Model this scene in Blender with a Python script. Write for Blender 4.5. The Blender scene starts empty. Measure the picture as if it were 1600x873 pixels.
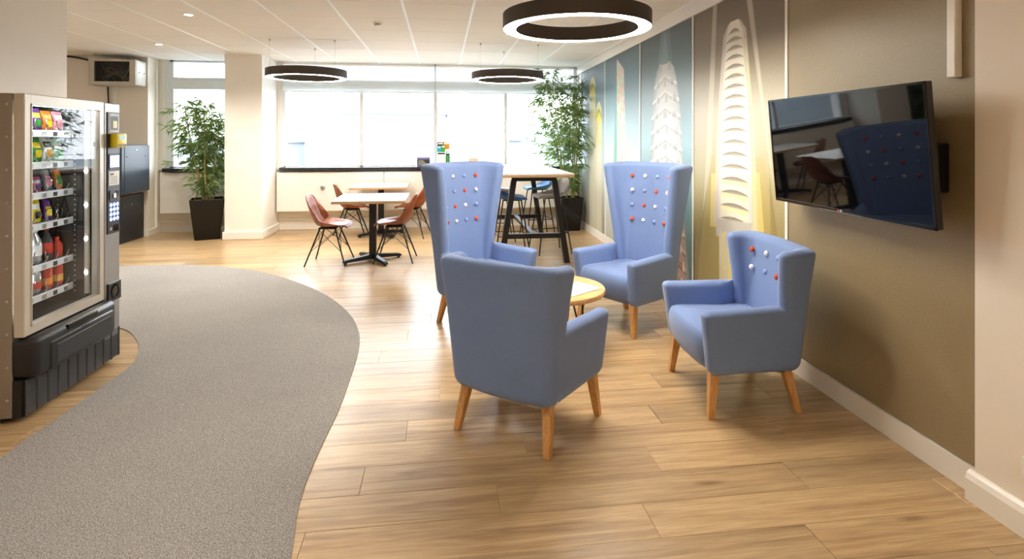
import bpy, bmesh, math, random
import numpy as np
from mathutils import Vector, Matrix
PI = math.pi
rnd = random.Random(7)
scene = bpy.context.scene
COL = scene.collection

# ------------------------------------------------------------------ camera
cam_d = bpy.data.cameras.new('camera')
cam = bpy.data.objects.new('camera', cam_d)
COL.objects.link(cam)
cam.location = (0, 0, 1.43)
cam.rotation_euler = (PI/2, 0, -math.atan(110/860))
cam_d.sensor_fit = 'HORIZONTAL'
cam_d.sensor_width = 36
cam_d.lens = 36*860/1600
cam_d.shift_y = -219.5/1600
cam_d.clip_start = 0.05
cam_d.clip_end = 1000
scene.camera = cam

# ------------------------------------------------------------------ world, exposure
w = bpy.data.worlds.new('overcast_sky')
scene.world = w
w.use_nodes = True
nt = w.node_tree
bg = nt.nodes['Background']
tc = nt.nodes.new('ShaderNodeTexCoord')
sep = nt.nodes.new('ShaderNodeSeparateXYZ')
rp = nt.nodes.new('ShaderNodeValToRGB')
rp.color_ramp.elements[0].position = 0.0
rp.color_ramp.elements[0].color = (0.93, 0.97, 1.0, 1)
rp.color_ramp.elements[1].position = 0.6
rp.color_ramp.elements[1].color = (0.80, 0.90, 1.0, 1)
nt.links.new(tc.outputs['Generated'], sep.inputs[0])
nt.links.new(sep.outputs['Z'], rp.inputs[0])
nt.links.new(rp.outputs[0], bg.inputs['Color'])
bg.inputs['Strength'].default_value = 6.0
scene.view_settings.view_transform = 'Standard'
scene.view_settings.look = 'None'
scene.view_settings.exposure = 1.3
scene.view_settings.gamma = 1.0
scene.view_settings.use_curve_mapping = False
try:
    scene.cycles.max_bounces = 10
    scene.cycles.diffuse_bounces = 5
    scene.cycles.transparent_max_bounces = 16
    scene.cycles.caustics_reflective = False
    scene.cycles.caustics_refractive = False
    scene.cycles.sample_clamp_indirect = 4.0
    scene.cycles.use_denoising = True
except Exception:
    pass
RING_POWER = 40.0      # emission of the ring diffusers
SPOT_POWER = 34.0      # each ceiling downlight watts
WARM = (1.0, 0.80, 0.58)

# ------------------------------------------------------------------ materials
MATS = {}
def s2l(c):
    return tuple((x/12.92 if x <= 0.04045 else ((x+0.055)/1.055)**2.4) for x in c)
def rgb(r, g, b):
    return s2l((r/255, g/255, b/255)) + (1,)
class NT:
    def __init__(s, name):
        s.m = bpy.data.materials.new(name); s.m.use_nodes = True
        s.t = s.m.node_tree; s.b = s.t.nodes['Principled BSDF']; MATS[name] = s.m
    def n(s, typ, **kw):
        nd = s.t.nodes.new(typ)
        for k, v in kw.items():
            if k.startswith('i_'):
                key = k[2:]
                key = int(key) if key.isdigit() else key.replace('_', ' ')
                nd.inputs[key].default_value = v
            else: setattr(nd, k, v)
        return nd
    def l(s, a, b): s.t.links.new(a, b)
    def ramp(s, fac, stops):
        r = s.n('ShaderNodeValToRGB'); e = r.color_ramp.elements
        while len(e) < len(stops): e.new(0.5)
        for k, (p, c) in enumerate(stops): e[k].position = p; e[k].color = c
        s.l(fac, r.inputs[0]); return r.outputs[0]
    def mix(s, fac, a, b, mode='MIX'):
        m = s.n('ShaderNodeMix', data_type='RGBA', blend_type=mode)
        for inp, v in ((m.inputs[0], fac), (m.inputs[6], a), (m.inputs[7], b)):
            if hasattr(v, 'links') or hasattr(v, 'is_linked'): s.l(v, inp)
            else: inp.default_value = v
        return m.outputs[2]
    def bump(s, h, strength=0.2, dist=0.01):
        b = s.n('ShaderNodeBump', i_Strength=strength, i_Distance=dist)
        s.l(h, b.inputs['Height']); s.l(b.outputs[0], s.b.inputs['Normal'])
def plain(name, c, rough=0.5, metal=0.0, bump=0.0, bscale=200, var=0.0, emit=None, estr=0, spec=0.5, coat=0):
    k = NT(name); b = k.b
    b.inputs['Base Color'].default_value = c
    b.inputs['Roughness'].default_value = rough
    b.inputs['Metallic'].default_value = metal
    b.inputs['Specular IOR Level'].default_value = spec
    if coat: b.inputs['Coat Weight'].default_value = coat
    tc = k.n('ShaderNodeTexCoord')
    nz = k.n('ShaderNodeTexNoise', i_Scale=bscale, i_Detail=4.0)
    k.l(tc.outputs['Object'], nz.inputs['Vector'])
    lo = tuple(x*(1-var) for x in c[:3])+(1,); hi = tuple(min(1, x*(1+var)) for x in c[:3])+(1,)
    k.l(k.ramp(nz.outputs[0], [(0.3, lo), (0.7, hi)]), b.inputs['Base Color'])
    if bump: k.bump(nz.outputs[0], bump, 0.003)
    if emit:
        b.inputs['Emission Color'].default_value = emit
        b.inputs['Emission Strength'].default_value = estr
    return k.m
def wood(name, stops, scale=(1.2, 14, 14), rough=0.4, seedrand=True, knots=True, bump=0.08, rowvar=0.35):
    k = NT(name); b = k.b
    tc = k.n('ShaderNodeTexCoord'); oi = k.n('ShaderNodeObjectInfo')
    mul = k.n('ShaderNodeVectorMath', operation='SCALE'); 
    comb = k.n('ShaderNodeCombineXYZ')
    for q in range(3): k.l(oi.outputs['Random'], comb.inputs[q])
    k.l(comb.outputs[0], mul.inputs[0]); mul.inputs['Scale'].default_value = 37.0
    add = k.n('ShaderNodeVectorMath', operation='ADD')
    k.l(tc.outputs['Object'], add.inputs[0]); k.l(mul.outputs[0], add.inputs[1])
    mp = k.n('ShaderNodeMapping'); mp.inputs['Scale'].default_value = scale
    k.l(add.outputs[0], mp.inputs[0])
    n1 = k.n('ShaderNodeTexNoise', i_Scale=1.6, i_Detail=8.0, i_Roughness=0.62, i_Distortion=0.7)
    k.l(mp.outputs[0], n1.inputs['Vector'])
    n2 = k.n('ShaderNodeTexNoise', i_Scale=9.0, i_Detail=5.0, i_Roughness=0.6, i_Distortion=0.3)
    k.l(mp.outputs[0], n2.inputs['Vector'])
    base = k.ramp(n1.outputs[0], stops)
    fine = k.ramp(n2.outputs[0], [(0.35, (0.80, 0.78, 0.75, 1)), (0.65, (1.08, 1.07, 1.05, 1))])
    c = k.mix(1.0, base, fine, 'MULTIPLY')
    if knots:
        mp2 = k.n('ShaderNodeMapping'); mp2.inputs['Scale'].default_value = (1.1, 4.5, 1)
        k.l(add.outputs[0], mp2.inputs[0])
        vo = k.n('ShaderNodeTexVoronoi', i_Scale=1.5, i_Randomness=1.0)
        k.l(mp2.outputs[0], vo.inputs['Vector'])
        kn = k.ramp(vo.outputs['Distance'], [(0.03, (0.45, 0.36, 0.28, 1)), (0.13, (1, 1, 1, 1))])
        c = k.mix(0.8, c, kn, 'MULTIPLY')
    var = k.ramp(oi.outputs['Random'], [(0, (1-rowvar, 1-rowvar, 1-rowvar*0.95, 1)), (1, (1+rowvar*0.4, 1+rowvar*0.4, 1+rowvar*0.4, 1))])
    c = k.mix(1.0, c, var, 'MULTIPLY')
    k.l(c, b.inputs['Base Color'])
    b.inputs['Roughness'].default_value = rough
    k.bump(n2.outputs[0], bump, 0.004)
    return k.m

plain('white_paint', rgb(242, 238, 231), 0.6, var=0.02, bscale=3)
plain('cream_paint', rgb(238, 230, 218), 0.7, var=0.02, bscale=3)
plain('skirting_white', rgb(240, 237, 230), 0.4, var=0.01)
plain('ceiling_tile', rgb(236, 230, 221), 0.85, bump=0.1, bscale=260, var=0.03)
plain('ceiling_bar', rgb(250, 249, 246), 0.3)
plain('cover_white', rgb(238, 236, 230), 0.35, var=0.01)
plain('window_aluminium', rgb(222, 226, 228), 0.35, metal=0.0, var=0.03)
plain('sill_black', rgb(34, 34, 37), 0.35)
plain('black_metal', rgb(26, 25, 25), 0.4, metal=0.2)
plain('lamp_black', rgb(66, 58, 52), 0.6, var=0.05)
plain('black_gloss', rgb(10, 10, 11), 0.12, spec=0.35)
plain('black_plastic', rgb(26, 26, 28), 0.38, var=0.08)
plain('grille_grey', rgb(74, 74, 76), 0.4)
plain('dark_plastic', rgb(44, 44, 48), 0.45)
plain('cabinet_black', rgb(30, 34, 40), 0.32, var=0.05)
plain('cabinet_navy', rgb(38, 50, 64), 0.3, var=0.05)
plain('cabinet_grey', rgb(190, 184, 170), 0.45)
plain('vend_side', rgb(150, 138, 126), 0.4, metal=0.35, var=0.03)
plain('vend_frame', rgb(200, 192, 178), 0.35, metal=0.3)
plain('vend_silver', rgb(160, 160, 160), 0.35, metal=0.5)
plain('vend_inside', rgb(44, 42, 42), 0.4)
plain('chrome', rgb(220, 220, 222), 0.18, metal=1.0)
plain('steel_wire', rgb(190, 190, 192), 0.3, metal=0.9)
plain('tape_white', rgb(235, 238, 240), 0.4)
plain('paper', rgb(246, 245, 240), 0.6)
plain('button_orange', rgb(214, 82, 48), 0.7, bump=0.1, bscale=500)
plain('button_white', rgb(236, 236, 238), 0.7, bump=0.1, bscale=500)
plain('button_blue', rgb(140, 160, 216), 0.7, bump=0.1, bscale=500)
plain('culm', rgb(168, 146, 92), 0.5, var=0.25, bscale=22)
plain('culm_green', rgb(128, 136, 62), 0.5, var=0.25, bscale=22)
plain('pebbles', rgb(178, 170, 156), 0.8, bump=1.0, bscale=60, var=0.4)
plain('stool_blue', rgb(58, 118, 176), 0.6, bump=0.1, bscale=400, var=0.05)
plain('stool_blue_dark', rgb(44, 92, 156), 0.6, bump=0.1, bscale=400, var=0.05)
plain('stool_grey', rgb(150, 148, 146), 0.6, bump=0.1, bscale=400, var=0.05)
plain('laminate_white', rgb(244, 240, 232), 0.22, var=0.01)
plain('ply_edge', rgb(196, 158, 112), 0.5, var=0.12, bscale=60)
plain('brown_wire', rgb(60, 42, 30), 0.4)
plain('red', rgb(200, 50, 36), 0.4); plain('yellow', rgb(240, 216, 20), 0.35); plain('green', rgb(60, 150, 60), 0.4)
plain('purple', rgb(110, 60, 150), 0.4); plain('orange', rgb(240, 140, 40), 0.4); plain('pink', rgb(236, 150, 170), 0.4)
plain('teal', rgb(30, 160, 180), 0.4); plain('navy', rgb(60, 56, 110), 0.5); plain('lilac', rgb(120, 110, 170), 0.5); plain('peach', rgb(240, 200, 170), 0.6)
plain('silver_foil', rgb(200, 202, 206), 0.25, metal=0.7); plain('mint', rgb(170, 220, 190), 0.4); plain('gold_food', rgb(236, 180, 90), 0.5)
plain('lamp_light', (1, 1, 1, 1), 0.5, emit=(1.0, 0.92, 0.80, 1), estr=RING_POWER)
plain('spot_light_disc', (1, 1, 1, 1), 0.5, emit=(1.0, 0.9, 0.76, 1), estr=40)
plain('fill_tube_glow', (1, 1, 1, 1), 0.5, emit=(0.95, 0.98, 1.0, 1), estr=9)  # glow of the tubes added inside the vending machine
plain('led', (1, 1, 1, 1), 0.5, emit=(1.0, 1.0, 1.0, 1), estr=30)
plain('screen_lit', rgb(40, 40, 120), 0.2, emit=(0.35, 0.35, 1.0, 1), estr=1.2)
plain('screen_text', rgb(220, 225, 250), 0.3, emit=(0.85, 0.88, 1.0, 1), estr=1.4)
plain('key_blue', rgb(120, 140, 240), 0.3, emit=(0.35, 0.45, 1.0, 1), estr=0.9)
plain('city_stone', rgb(124, 130, 134), 0.9, var=0.06, bscale=0.3)
plain('city_grey', rgb(119, 127, 133), 0.9, var=0.06, bscale=0.3)
plain('city_window', rgb(112, 122, 130), 0.4)
plain('city_ground', rgb(126, 130, 132), 0.95, var=0.05, bscale=0.05)
wood('oak_plank', [(0.26, rgb(138, 108, 74)), (0.44, rgb(182, 152, 112)), (0.62, rgb(202, 174, 132)), (0.8, rgb(176, 146, 106))], scale=(0.6, 12, 1), rough=0.30, rowvar=0.22)
wood('leg_wood', [(0.3, rgb(190, 132, 72)), (0.55, rgb(222, 170, 106)), (0.75, rgb(206, 150, 86))], scale=(20, 20, 2.0), rough=0.42, knots=False, rowvar=0.06)
wood('table_oak', [(0.3, rgb(206, 156, 94)), (0.5, rgb(232, 190, 130)), (0.72, rgb(220, 172, 108))], scale=(1.5, 14, 8), rough=0.3, knots=False, rowvar=0.05)

def fabric(name, c):
    k = NT(name); b = k.b
    tc = k.n('ShaderNodeTexCoord')
    nz = k.n('ShaderNodeTexNoise', i_Scale=340.0, i_Detail=3.0, i_Roughness=0.7)
    k.l(tc.outputs['Object'], nz.inputs['Vector'])
    n2 = k.n('ShaderNodeTexNoise', i_Scale=3.0, i_Detail=3.0)
    k.l(tc.outputs['Object'], n2.inputs['Vector'])
    lo = tuple(x*0.86 for x in c[:3])+(1,); hi = tuple(min(1, x*1.12) for x in c[:3])+(1,)
    a = k.ramp(nz.outputs[0], [(0.3, lo), (0.7, hi)])
    v = k.ramp(n2.outputs[0], [(0.3, (0.95, 0.95, 0.96, 1)), (0.7, (1.04, 1.04, 1.03, 1))])
    k.l(k.mix(1.0, a, v, 'MULTIPLY'), b.inputs['Base Color'])
    b.inputs['Roughness'].default_value = 0.9
    b.inputs['Specular IOR Level'].default_value = 0.2
    b.inputs['Sheen Weight'].default_value = 0.35
    b.inputs['Sheen Roughness'].default_value = 0.4
    k.bump(nz.outputs[0], 0.25, 0.002)
fabric('blue_wool', rgb(120, 143, 189))

def leather():
    k = NT('tan_leather'); b = k.b
    tc = k.n('ShaderNodeTexCoord')
    n2 = k.n('ShaderNodeTexNoise', i_Scale=9.0, i_Detail=5.0)
    k.l(tc.outputs['Object'], n2.inputs['Vector'])
    k.l(k.ramp(n2.outputs[0], [(0.3, rgb(112, 54, 26)), (0.7, rgb(160, 84, 42))]), b.inputs['Base Color'])
    b.inputs['Roughness'].default_value = 0.42
    n3 = k.n('ShaderNodeTexNoise', i_Scale=180.0, i_Detail=3.0)
    k.l(tc.outputs['Object'], n3.inputs['Vector'])
    k.bump(n3.outputs[0], 0.12, 0.002)
leather()

def carpet_mat():
    k = NT('carpet_loop'); b = k.b
    tc = k.n('ShaderNodeTexCoord')
    n1 = k.n('ShaderNodeTexNoise', i_Scale=190.0, i_Detail=4.0, i_Roughness=0.7)
    k.l(tc.outputs['Object'], n1.inputs['Vector'])
    n2 = k.n('ShaderNodeTexNoise', i_Scale=1.3, i_Detail=2.0)
    k.l(tc.outputs['Object'], n2.inputs['Vector'])
    a = k.ramp(n1.outputs[0], [(0.30, rgb(82, 79, 77)), (0.47, rgb(146, 142, 138)), (0.58, rgb(174, 170, 166)), (0.72, rgb(212, 209, 205))])
    v = k.ramp(n2.outputs[0], [(0.3, (0.94, 0.94, 0.95, 1)), (0.7, (1.05, 1.04, 1.03, 1))])
    k.l(k.mix(1.0, a, v, 'MULTIPLY'), b.inputs['Base Color'])
    b.inputs['Roughness'].default_value = 0.95
    b.inputs['Specular IOR Level'].default_value = 0.1
    k.bump(n1.outputs[0], 0.7, 0.006)
carpet_mat()

def leaf_mat(name, a, c):
    k = NT(name); b = k.b
    tc = k.n('ShaderNodeTexCoord')
    n1 = k.n('ShaderNodeTexNoise', i_Scale=14.0, i_Detail=3.0)
    k.l(tc.outputs['Object'], n1.inputs['Vector'])
    k.l(k.ramp(n1.outputs[0], [(0.3, a), (0.7, c)]), b.inputs['Base Color'])
    b.inputs['Roughness'].default_value = 0.45
    tr = k.n('ShaderNodeBsdfTranslucent'); tr.inputs[0].default_value = (c[0]*1.3, c[1]*1.5, c[2], 1)
    ms = k.n('ShaderNodeMixShader'); ms.inputs[0].default_value = 0.3
    k.l(b.outputs[0], ms.inputs[1]); k.l(tr.outputs[0], ms.inputs[2])
    k.l(ms.outputs[0], k.t.nodes['Material Output'].inputs[0])
leaf_mat('leaf_green', rgb(64, 86, 46), rgb(116, 138, 82))

def glass_mat(name, tint, f0=0.05, rough=0.0):
    k = NT(name); k.t.nodes.remove(k.b)
    tr = k.n('ShaderNodeBsdfTransparent'); tr.inputs[0].default_value = tint
    gl = k.n('ShaderNodeBsdfGlossy'); gl.inputs['Roughness'].default_value = rough
    lw = k.n('ShaderNodeLayerWeight'); lw.inputs['Blend'].default_value = 0.5
    pw = k.n('ShaderNodeMath', operation='POWER'); pw.inputs[1].default_value = 5.0
    ml = k.n('ShaderNodeMath', operation='MULTIPLY_ADD'); ml.inputs[1].default_value = 1-f0; ml.inputs[2].default_value = f0
    k.l(lw.outputs['Facing'], pw.inputs[0]); k.l(pw.outputs[0], ml.inputs[0])
    ms = k.n('ShaderNodeMixShader')
    k.l(ml.outputs[0], ms.inputs[0]); k.l(tr.outputs[0], ms.inputs[1]); k.l(gl.outputs[0], ms.inputs[2])
    k.l(ms.outputs[0], k.t.nodes['Material Output'].inputs[0])
glass_mat('window_glass', (0.98, 0.99, 1.0, 1), 0.03)
glass_mat('vend_glass', (0.94, 0.96, 0.97, 1), 0.026)
glass_mat('smoked_glass', (0.7, 0.7, 0.7, 1), 0.03)

def blind_mat():
    k = NT('blind_cloth'); b = k.b
    b.inputs['Base Color'].default_value = (0.86, 0.89, 0.90, 1); b.inputs['Roughness'].default_value = 0.8
    tr = k.n('ShaderNodeBsdfTranslucent'); tr.inputs[0].default_value = (0.88, 0.92, 0.93, 1)
    ms = k.n('ShaderNodeMixShader'); ms.inputs[0].default_value = 0.65
    k.l(b.outputs[0], ms.inputs[1]); k.l(tr.outputs[0], ms.inputs[2])
    k.l(ms.outputs[0], k.t.nodes['Material Output'].inputs[0])
blind_mat()

def mural_mat():
    k = NT('mural_print'); b = k.b
    at = k.n('ShaderNodeVertexColor'); at.layer_name = 'print'
    tc = k.n('ShaderNodeTexCoord')
    nz = k.n('ShaderNodeTexNoise', i_Scale=260.0, i_Detail=2.0)
    mp = k.n('ShaderNodeMapping'); mp.inputs['Scale'].default_value = (1, 0.25, 1)
    k.l(tc.outputs['Object'], mp.inputs[0]); k.l(mp.outputs[0], nz.inputs['Vector'])
    v = k.ramp(nz.outputs[0], [(0.3, (0.93, 0.93, 0.93, 1)), (0.7, (1.05, 1.05, 1.05, 1))])
    k.l(k.mix(1.0, at.outputs[0], v, 'MULTIPLY'), b.inputs['Base Color'])
    b.inputs['Roughness'].default_value = 0.42
    b.inputs['Specular IOR Level'].default_value = 0.4
    k.bump(nz.outputs[0], 0.08, 0.002)
mural_mat()

# ------------------------------------------------------------------ mesh helpers
class MB:
    """collects shapes into one bmesh; build() links it as ONE mesh object"""
    def __init__(s): s.bm = bmesh.new()
    def box(s, x0, x1, y0, y1, z0, z1, r=0.0, seg=2, M=None):
        r_ = bmesh.ops.create_cube(s.bm, size=1.0)
        vs = r_['verts']
        for v in vs:
            v.co = Vector((x0+(v.co.x+0.5)*(x1-x0), y0+(v.co.y+0.5)*(y1-y0), z0+(v.co.z+0.5)*(z1-z0)))
        if r > 0:
            es = list({e for v in vs for e in v.link_edges})
            o = bmesh.ops.bevel(s.bm, geom=es, offset=r, segments=seg, profile=0.5, affect='EDGES')
            vs = list({v for f in o['faces'] for v in f.verts} | {v for v in vs if v.is_valid})
        if M is not None:
            for v in vs: v.co = M @ v.co
        return s
    def tube(s, pts, rad, n=8, cap=True, closed=False):
        pts = [Vector(p) for p in pts]
        rads = rad if isinstance(rad, (list, tuple)) else [rad]*len(pts)
        rings = []; up = None
        for i, p in enumerate(pts):
            if closed: d = pts[(i+1) % len(pts)]-pts[i-1]
            else: d = pts[min(i+1, len(pts)-1)]-pts[max(i-1, 0)]
            d.normalize()
            if up is None:
                up = Vector((0, 0, 1)) if abs(d.z) < 0.9 else Vector((1, 0, 0))
            a = d.cross(up).normalized(); b_ = a.cross(d).normalized(); up = b_
            rings.append([s.bm.verts.new(p+(a*math.cos(2*PI*k/n)+b_*math.sin(2*PI*k/n))*rads[i]) for k in range(n)])
        m = len(rings)
        for i in range(m if closed else m-1):
            A, B = rings[i], rings[(i+1) % m]
            for k in range(n): s.bm.faces.new((A[k], A[(k+1) % n], B[(k+1) % n], B[k]))
        if cap and not closed:
            s.bm.faces.new(rings[0][::-1]); s.bm.faces.new(rings[-1])
        return s
    def lathe(s, prof, n=24, c=(0, 0, 0), closed=False):
        c = Vector(c); rings = []
        for (r, z) in prof:
            rings.append([s.bm.verts.new(c+Vector((r*math.cos(2*PI*k/n), r*math.sin(2*PI*k/n), z))) for k in range(n)])
        m = len(rings)
        for i in range(m if closed else m-1):
            A, B = rings[i], rings[(i+1) % m]
            for k in range(n): s.bm.faces.new((A[k], A[(k+1) % n], B[(k+1) % n], B[k]))
        if not closed:
            if prof[0][0] > 1e-6: s.bm.faces.new(rings[0][::-1])
            if prof[-1][0] > 1e-6: s.bm.faces.new(rings[-1])
        return s
    def loft(s, loops, cap=True):
        rings = [[s.bm.verts.new(Vector(p)) for p in lp] for lp in loops]
        n = len(rings[0])
        for A, B in zip(rings, rings[1:]):
            for k in range(n): s.bm.faces.new((A[k], A[(k+1) % n], B[(k+1) % n], B[k]))
        if cap: s.bm.faces.new(rings[0][::-1]); s.bm.faces.new(rings[-1])
        return s
    def prism(s, poly, z0, z1, M=None):
        a = [s.bm.verts.new((p[0], p[1], z0)) for p in poly]; b = [s.bm.verts.new((p[0], p[1], z1)) for p in poly]
        n = len(poly)
        s.bm.faces.new(a[::-1]); s.bm.faces.new(b)
        for k in range(n): s.bm.faces.new((a[k], a[(k+1) % n], b[(k+1) % n], b[k]))
        if M is not None:
            for v in a+b: v.co = M @ v.co
        return s
    def quad(s, a, b, c, d):
        s.bm.faces.new([s.bm.verts.new(Vector(p)) for p in (a, b, c, d)]); return s
    def bar(s, p, q, wx, wy=None, r=0.0):
        """square bar from p to q"""
        wy = wy or wx; p = Vector(p); q = Vector(q); d = q-p; L = d.length
        R = d.to_track_quat('Z', 'Y').to_matrix().to_4x4()
        return s.box(-wx/2, wx/2, -wy/2, wy/2, 0, L, r, 1, Matrix.Translation(p) @ R)
    def mesh(s, name, smooth=False, angle=40):
        bmesh.ops.recalc_face_normals(s.bm, faces=s.bm.faces[:])
        me = bpy.data.meshes.new(name); s.bm.to_mesh(me); s.bm.free()
        if smooth:
            for p in me.polygons: p.use_smooth = True
            try: me.set_sharp_from_angle(angle=math.radians(angle))
            except Exception: pass
        return me
    def build(s, name, mat, parent=None, smooth=False, angle=40, loc=None, rot=None):
        me = s.mesh(name, smooth, angle)
        me.materials.append(MATS[mat])
        return link(name, me, parent, loc, rot)
def link(name, me, parent=None, loc=None, rot=None):
    o = bpy.data.objects.new(name, me); COL.objects.link(o)
    if parent is not None: o.parent = parent
    if loc is not None: o.location = loc
    if rot is not None: o.rotation_euler = rot
    return o
def thing(name, label, cat, loc=(0, 0, 0), rz=0.0, group=None):
    o = bpy.data.objects.new(name, None); COL.objects.link(o)
    o.empty_display_size = 0.1
    o.location = loc; o.rotation_euler = (0, 0, rz)
    return tag(o, label, cat, group)
def tag(o, label, cat, group=None):
    o['label'] = label; o['category'] = cat
    if group: o['group'] = group
    return o
def struct(o, label=None):
    o['kind'] = 'structure'
    if label: o['label'] = label
    return o
def stuff(o): o['kind'] = 'stuff'; return o
def copy_tree(o, parent=None):
    c = o.copy(); COL.objects.link(c)
    if parent is not None: c.parent = parent
    for ch in [x for x in bpy.data.objects if x.parent == o]: copy_tree(ch, c)
    return c
def text_obj(name, txt, size, mat, parent=None, M=None, extrude=0.0004):
    cu = bpy.data.curves.new('t', 'FONT'); cu.body = txt; cu.size = size; cu.extrude = extrude
    cu.align_x = 'CENTER'; cu.align_y = 'CENTER'; cu.resolution_u = 3
    to = bpy.data.objects.new('t', cu); COL.objects.link(to)
    dg = bpy.context.evaluated_depsgraph_get()
    me = bpy.data.meshes.new_from_object(to.evaluated_get(dg))
    bpy.data.objects.remove(to); bpy.data.curves.remove(cu)
    if M is not None: me.transform(M)
    me.materials.clear(); me.materials.append(MATS[mat])
    return link(name, me, parent)
def crom(pts, n=6, closed=False):
    out = []; m = len(pts); P = [Vector(p) for p in pts]
    for i in range(m if closed else m-1):
        p0 = P[i-1] if (closed or i > 0) else P[0]; p1 = P[i]; p2 = P[(i+1) % m]
        p3 = P[(i+2) % m] if (closed or i+2 < m) else P[-1]
        for k in range(n):
            t = k/n
            out.append(0.5*((2*p1)+(p2-p0)*t+(2*p0-5*p1+4*p2-p3)*t*t+(3*p1-p0-3*p2+p3)*t**3))
    if not closed: out.append(P[-1])
    return out
# ================================================================== the room
CEIL = 2.63
YB = 9.05                      # recessed lower window wall
XL = -4.28                     # face of the wall stub beside the left window
def WX(y): return 2.10+0.0185*y   # the mural wall stands a degree off the ceiling grid

# ---- floor: base slab plus planks
fl = struct(MB().box(-7, 3, -4, 9.3, -0.25, -0.012).build('floor', 'oak_plank'), 'oak effect plank floor')
PW, PL = 0.19, 1.27
pm = {}
def plank_mesh(L):
    k = round(L, 2)
    if k not in pm:
        me = MB().box(-k/2+0.0005, k/2-0.0005, -PW/2+0.0005, PW/2-0.0005, -0.012, 0, 0.0012, 1).mesh('plank')
        me.materials.append(MATS['oak_plank']); pm[k] = me
    return pm[k]
row = 0; y = 1.13; nplank = 0
XLEFT = -4.62
far_planks = []
while y < YB:
    x = XLEFT-((row*0.437) % 1.0)*PL
    while x < WX(y)-0.02:
        x1 = min(x+PL, WX(y)-0.004)
        vis_left = -0.80*y-0.7      # left of this the planks are out of the photograph
        if x1-x > 0.03 and x1 > vis_left and x1 > XLEFT:
            a, b = max(x, XLEFT), x1
            link('plank', plank_mesh(b-a), fl, ((a+b)/2, y+PW/2, 0)); nplank += 1
        x += PL
    y += PW; row += 1

# ---- carpet, cut in an S shape into the floor
right = [(-6.4, 6.30), (-5.2, 6.55), (-4.3, 6.68), (-3.585, 6.70), (-3.096, 6.69), (-2.566, 6.558), (-1.987, 6.244), (-1.463, 5.747), (-1.042, 5.194), (-0.753, 4.638), (-0.604, 4.169), (-0.554, 3.794), (-0.54, 3.393), (-0.537, 3.0), (-0.552, 2.692), (-0.559, 2.398), (-0.547, 2.197), (-0.524, 2.057), (-0.48, 1.8), (-0.38, 1.4), (-0.2, 0.9), (0.0, 0.4)]
left = [(-1.5, 0.4), (-1.75, 1.2), (-1.90, 2.0), (-1.954, 2.725), (-1.951, 2.957), (-1.945, 3.18), (-1.938, 3.443), (-1.935, 3.691), (-1.973, 3.867), (-2.077, 4.104), (-2.263, 4.368), (-2.41, 4.497), (-2.62, 4.62), (-3.0, 4.72), (-6.4, 4.9)]
poly = [tuple(p[:2]) for p in crom([(a, b, 0) for a, b in right], 4)]+[tuple(p[:2]) for p in crom([(a, b, 0) for a, b in left], 4)]
tag(MB().prism(poly, -0.001, 0.006).build('carpet', 'carpet_loop'), 'grey speckled carpet path curving in an S across the wood floor', 'carpet')

# ---- ceiling: slab, tiles, bars
ce = struct(MB().box(-7, 3, -4, 9.3, CEIL+0.018, CEIL+0.2).build('ceiling', 'ceiling_tile'), 'white suspended tile ceiling')
TX, TY = 0.63, 0.65
X0, Y0 = 0.285, 4.93
tm = MB().box(-TX/2+0.003, TX/2-0.003, -TY/2+0.003, TY/2-0.003, 0, 0.02, 0.002, 1).mesh('tile')
tm.materials.append(MATS['ceiling_tile'])
for i in range(-11, 4):
    for j in range(-4, 7):
        cx, cy = X0+(i+0.5)*TX, Y0+(j+0.5)*TY
        if cx-TX/2 < WX(cy) and cy < YB+0.3 and cx > -0.75*cy-1.6:
            link('tile', tm, ce, (cx, cy, CEIL))
for i in range(-11, 4):
    x = X0+i*TX
    if x < 2.2:
        MB().box(x-0.011, x+0.011, 2.3, 9.2, CEIL-0.003, CEIL+0.01).build('ceiling_bar', 'ceiling_bar', ce)

# ---- right wall with mural panels
ZT = 2.585
wr = MB()
wr.prism([(WX(1.5), 1.5), (WX(9.3), 9.3), (WX(9.3)+0.25, 9.3), (WX(1.5)+0.25, 1.5)], 0, CEIL+0.02)
wr = struct(wr.build('wall_right', 'white_paint'), 'long wall faced with printed skyscraper panels')
ang = -math.atan(0.0185)

def lerp(a, b, t): return a+(b-a)*t
def grad(z, stops):
    zs = [s[0] for s in stops]; cs = np.array([s2l([q/255 for q in s[1]]) for s in stops])
    return np.stack([np.interp(z, zs, cs[:, k]) for k in range(3)], -1)
def inpoly(Y, Z, poly):
    ins = np.zeros(Y.shape, bool); n = len(poly)
    for i in range(n):
        y0, z0 = poly[i]; y1, z1 = poly[(i+1) % n]
        c = ((z0 > Z) != (z1 > Z))
        with np.errstate(divide='ignore', invalid='ignore'):
            yy = (y1-y0)*(Z-z0)/(z1-z0+1e-12)+y0
        ins ^= c & (Y < yy)
    return ins
def paint(C, mask, col, a=1.0):
    c = np.array(s2l([q/255 for q in col])); C[mask] = C[mask]*(1-a)+c*a
def p_abstract(Y, Z, C):     # far panel: two slim yellow columns with rounded heads
    for yc, hw, zt in ((8.02, 0.18, 2.36), (7.66, 0.16, 1.96)):
        d = (Y-yc)/hw; top = zt-0.12*np.clip(d*d, 0, 1)
        m = (np.abs(d) < 1) & (Z < top)
        paint(C, m, (214, 206, 178), 0.75)
        m2 = m & (Z > zt-0.62); paint(C, m2, (205, 196, 110), 0.5)
        for q, cc in ((0.0, (196, 192, 130)), (0.10, (120, 140, 80)), (0.15, (222, 206, 70))):
            mm = m & (Z < top-q) & (Z > top-q-0.09); paint(C, mm, cc, 0.8)
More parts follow.
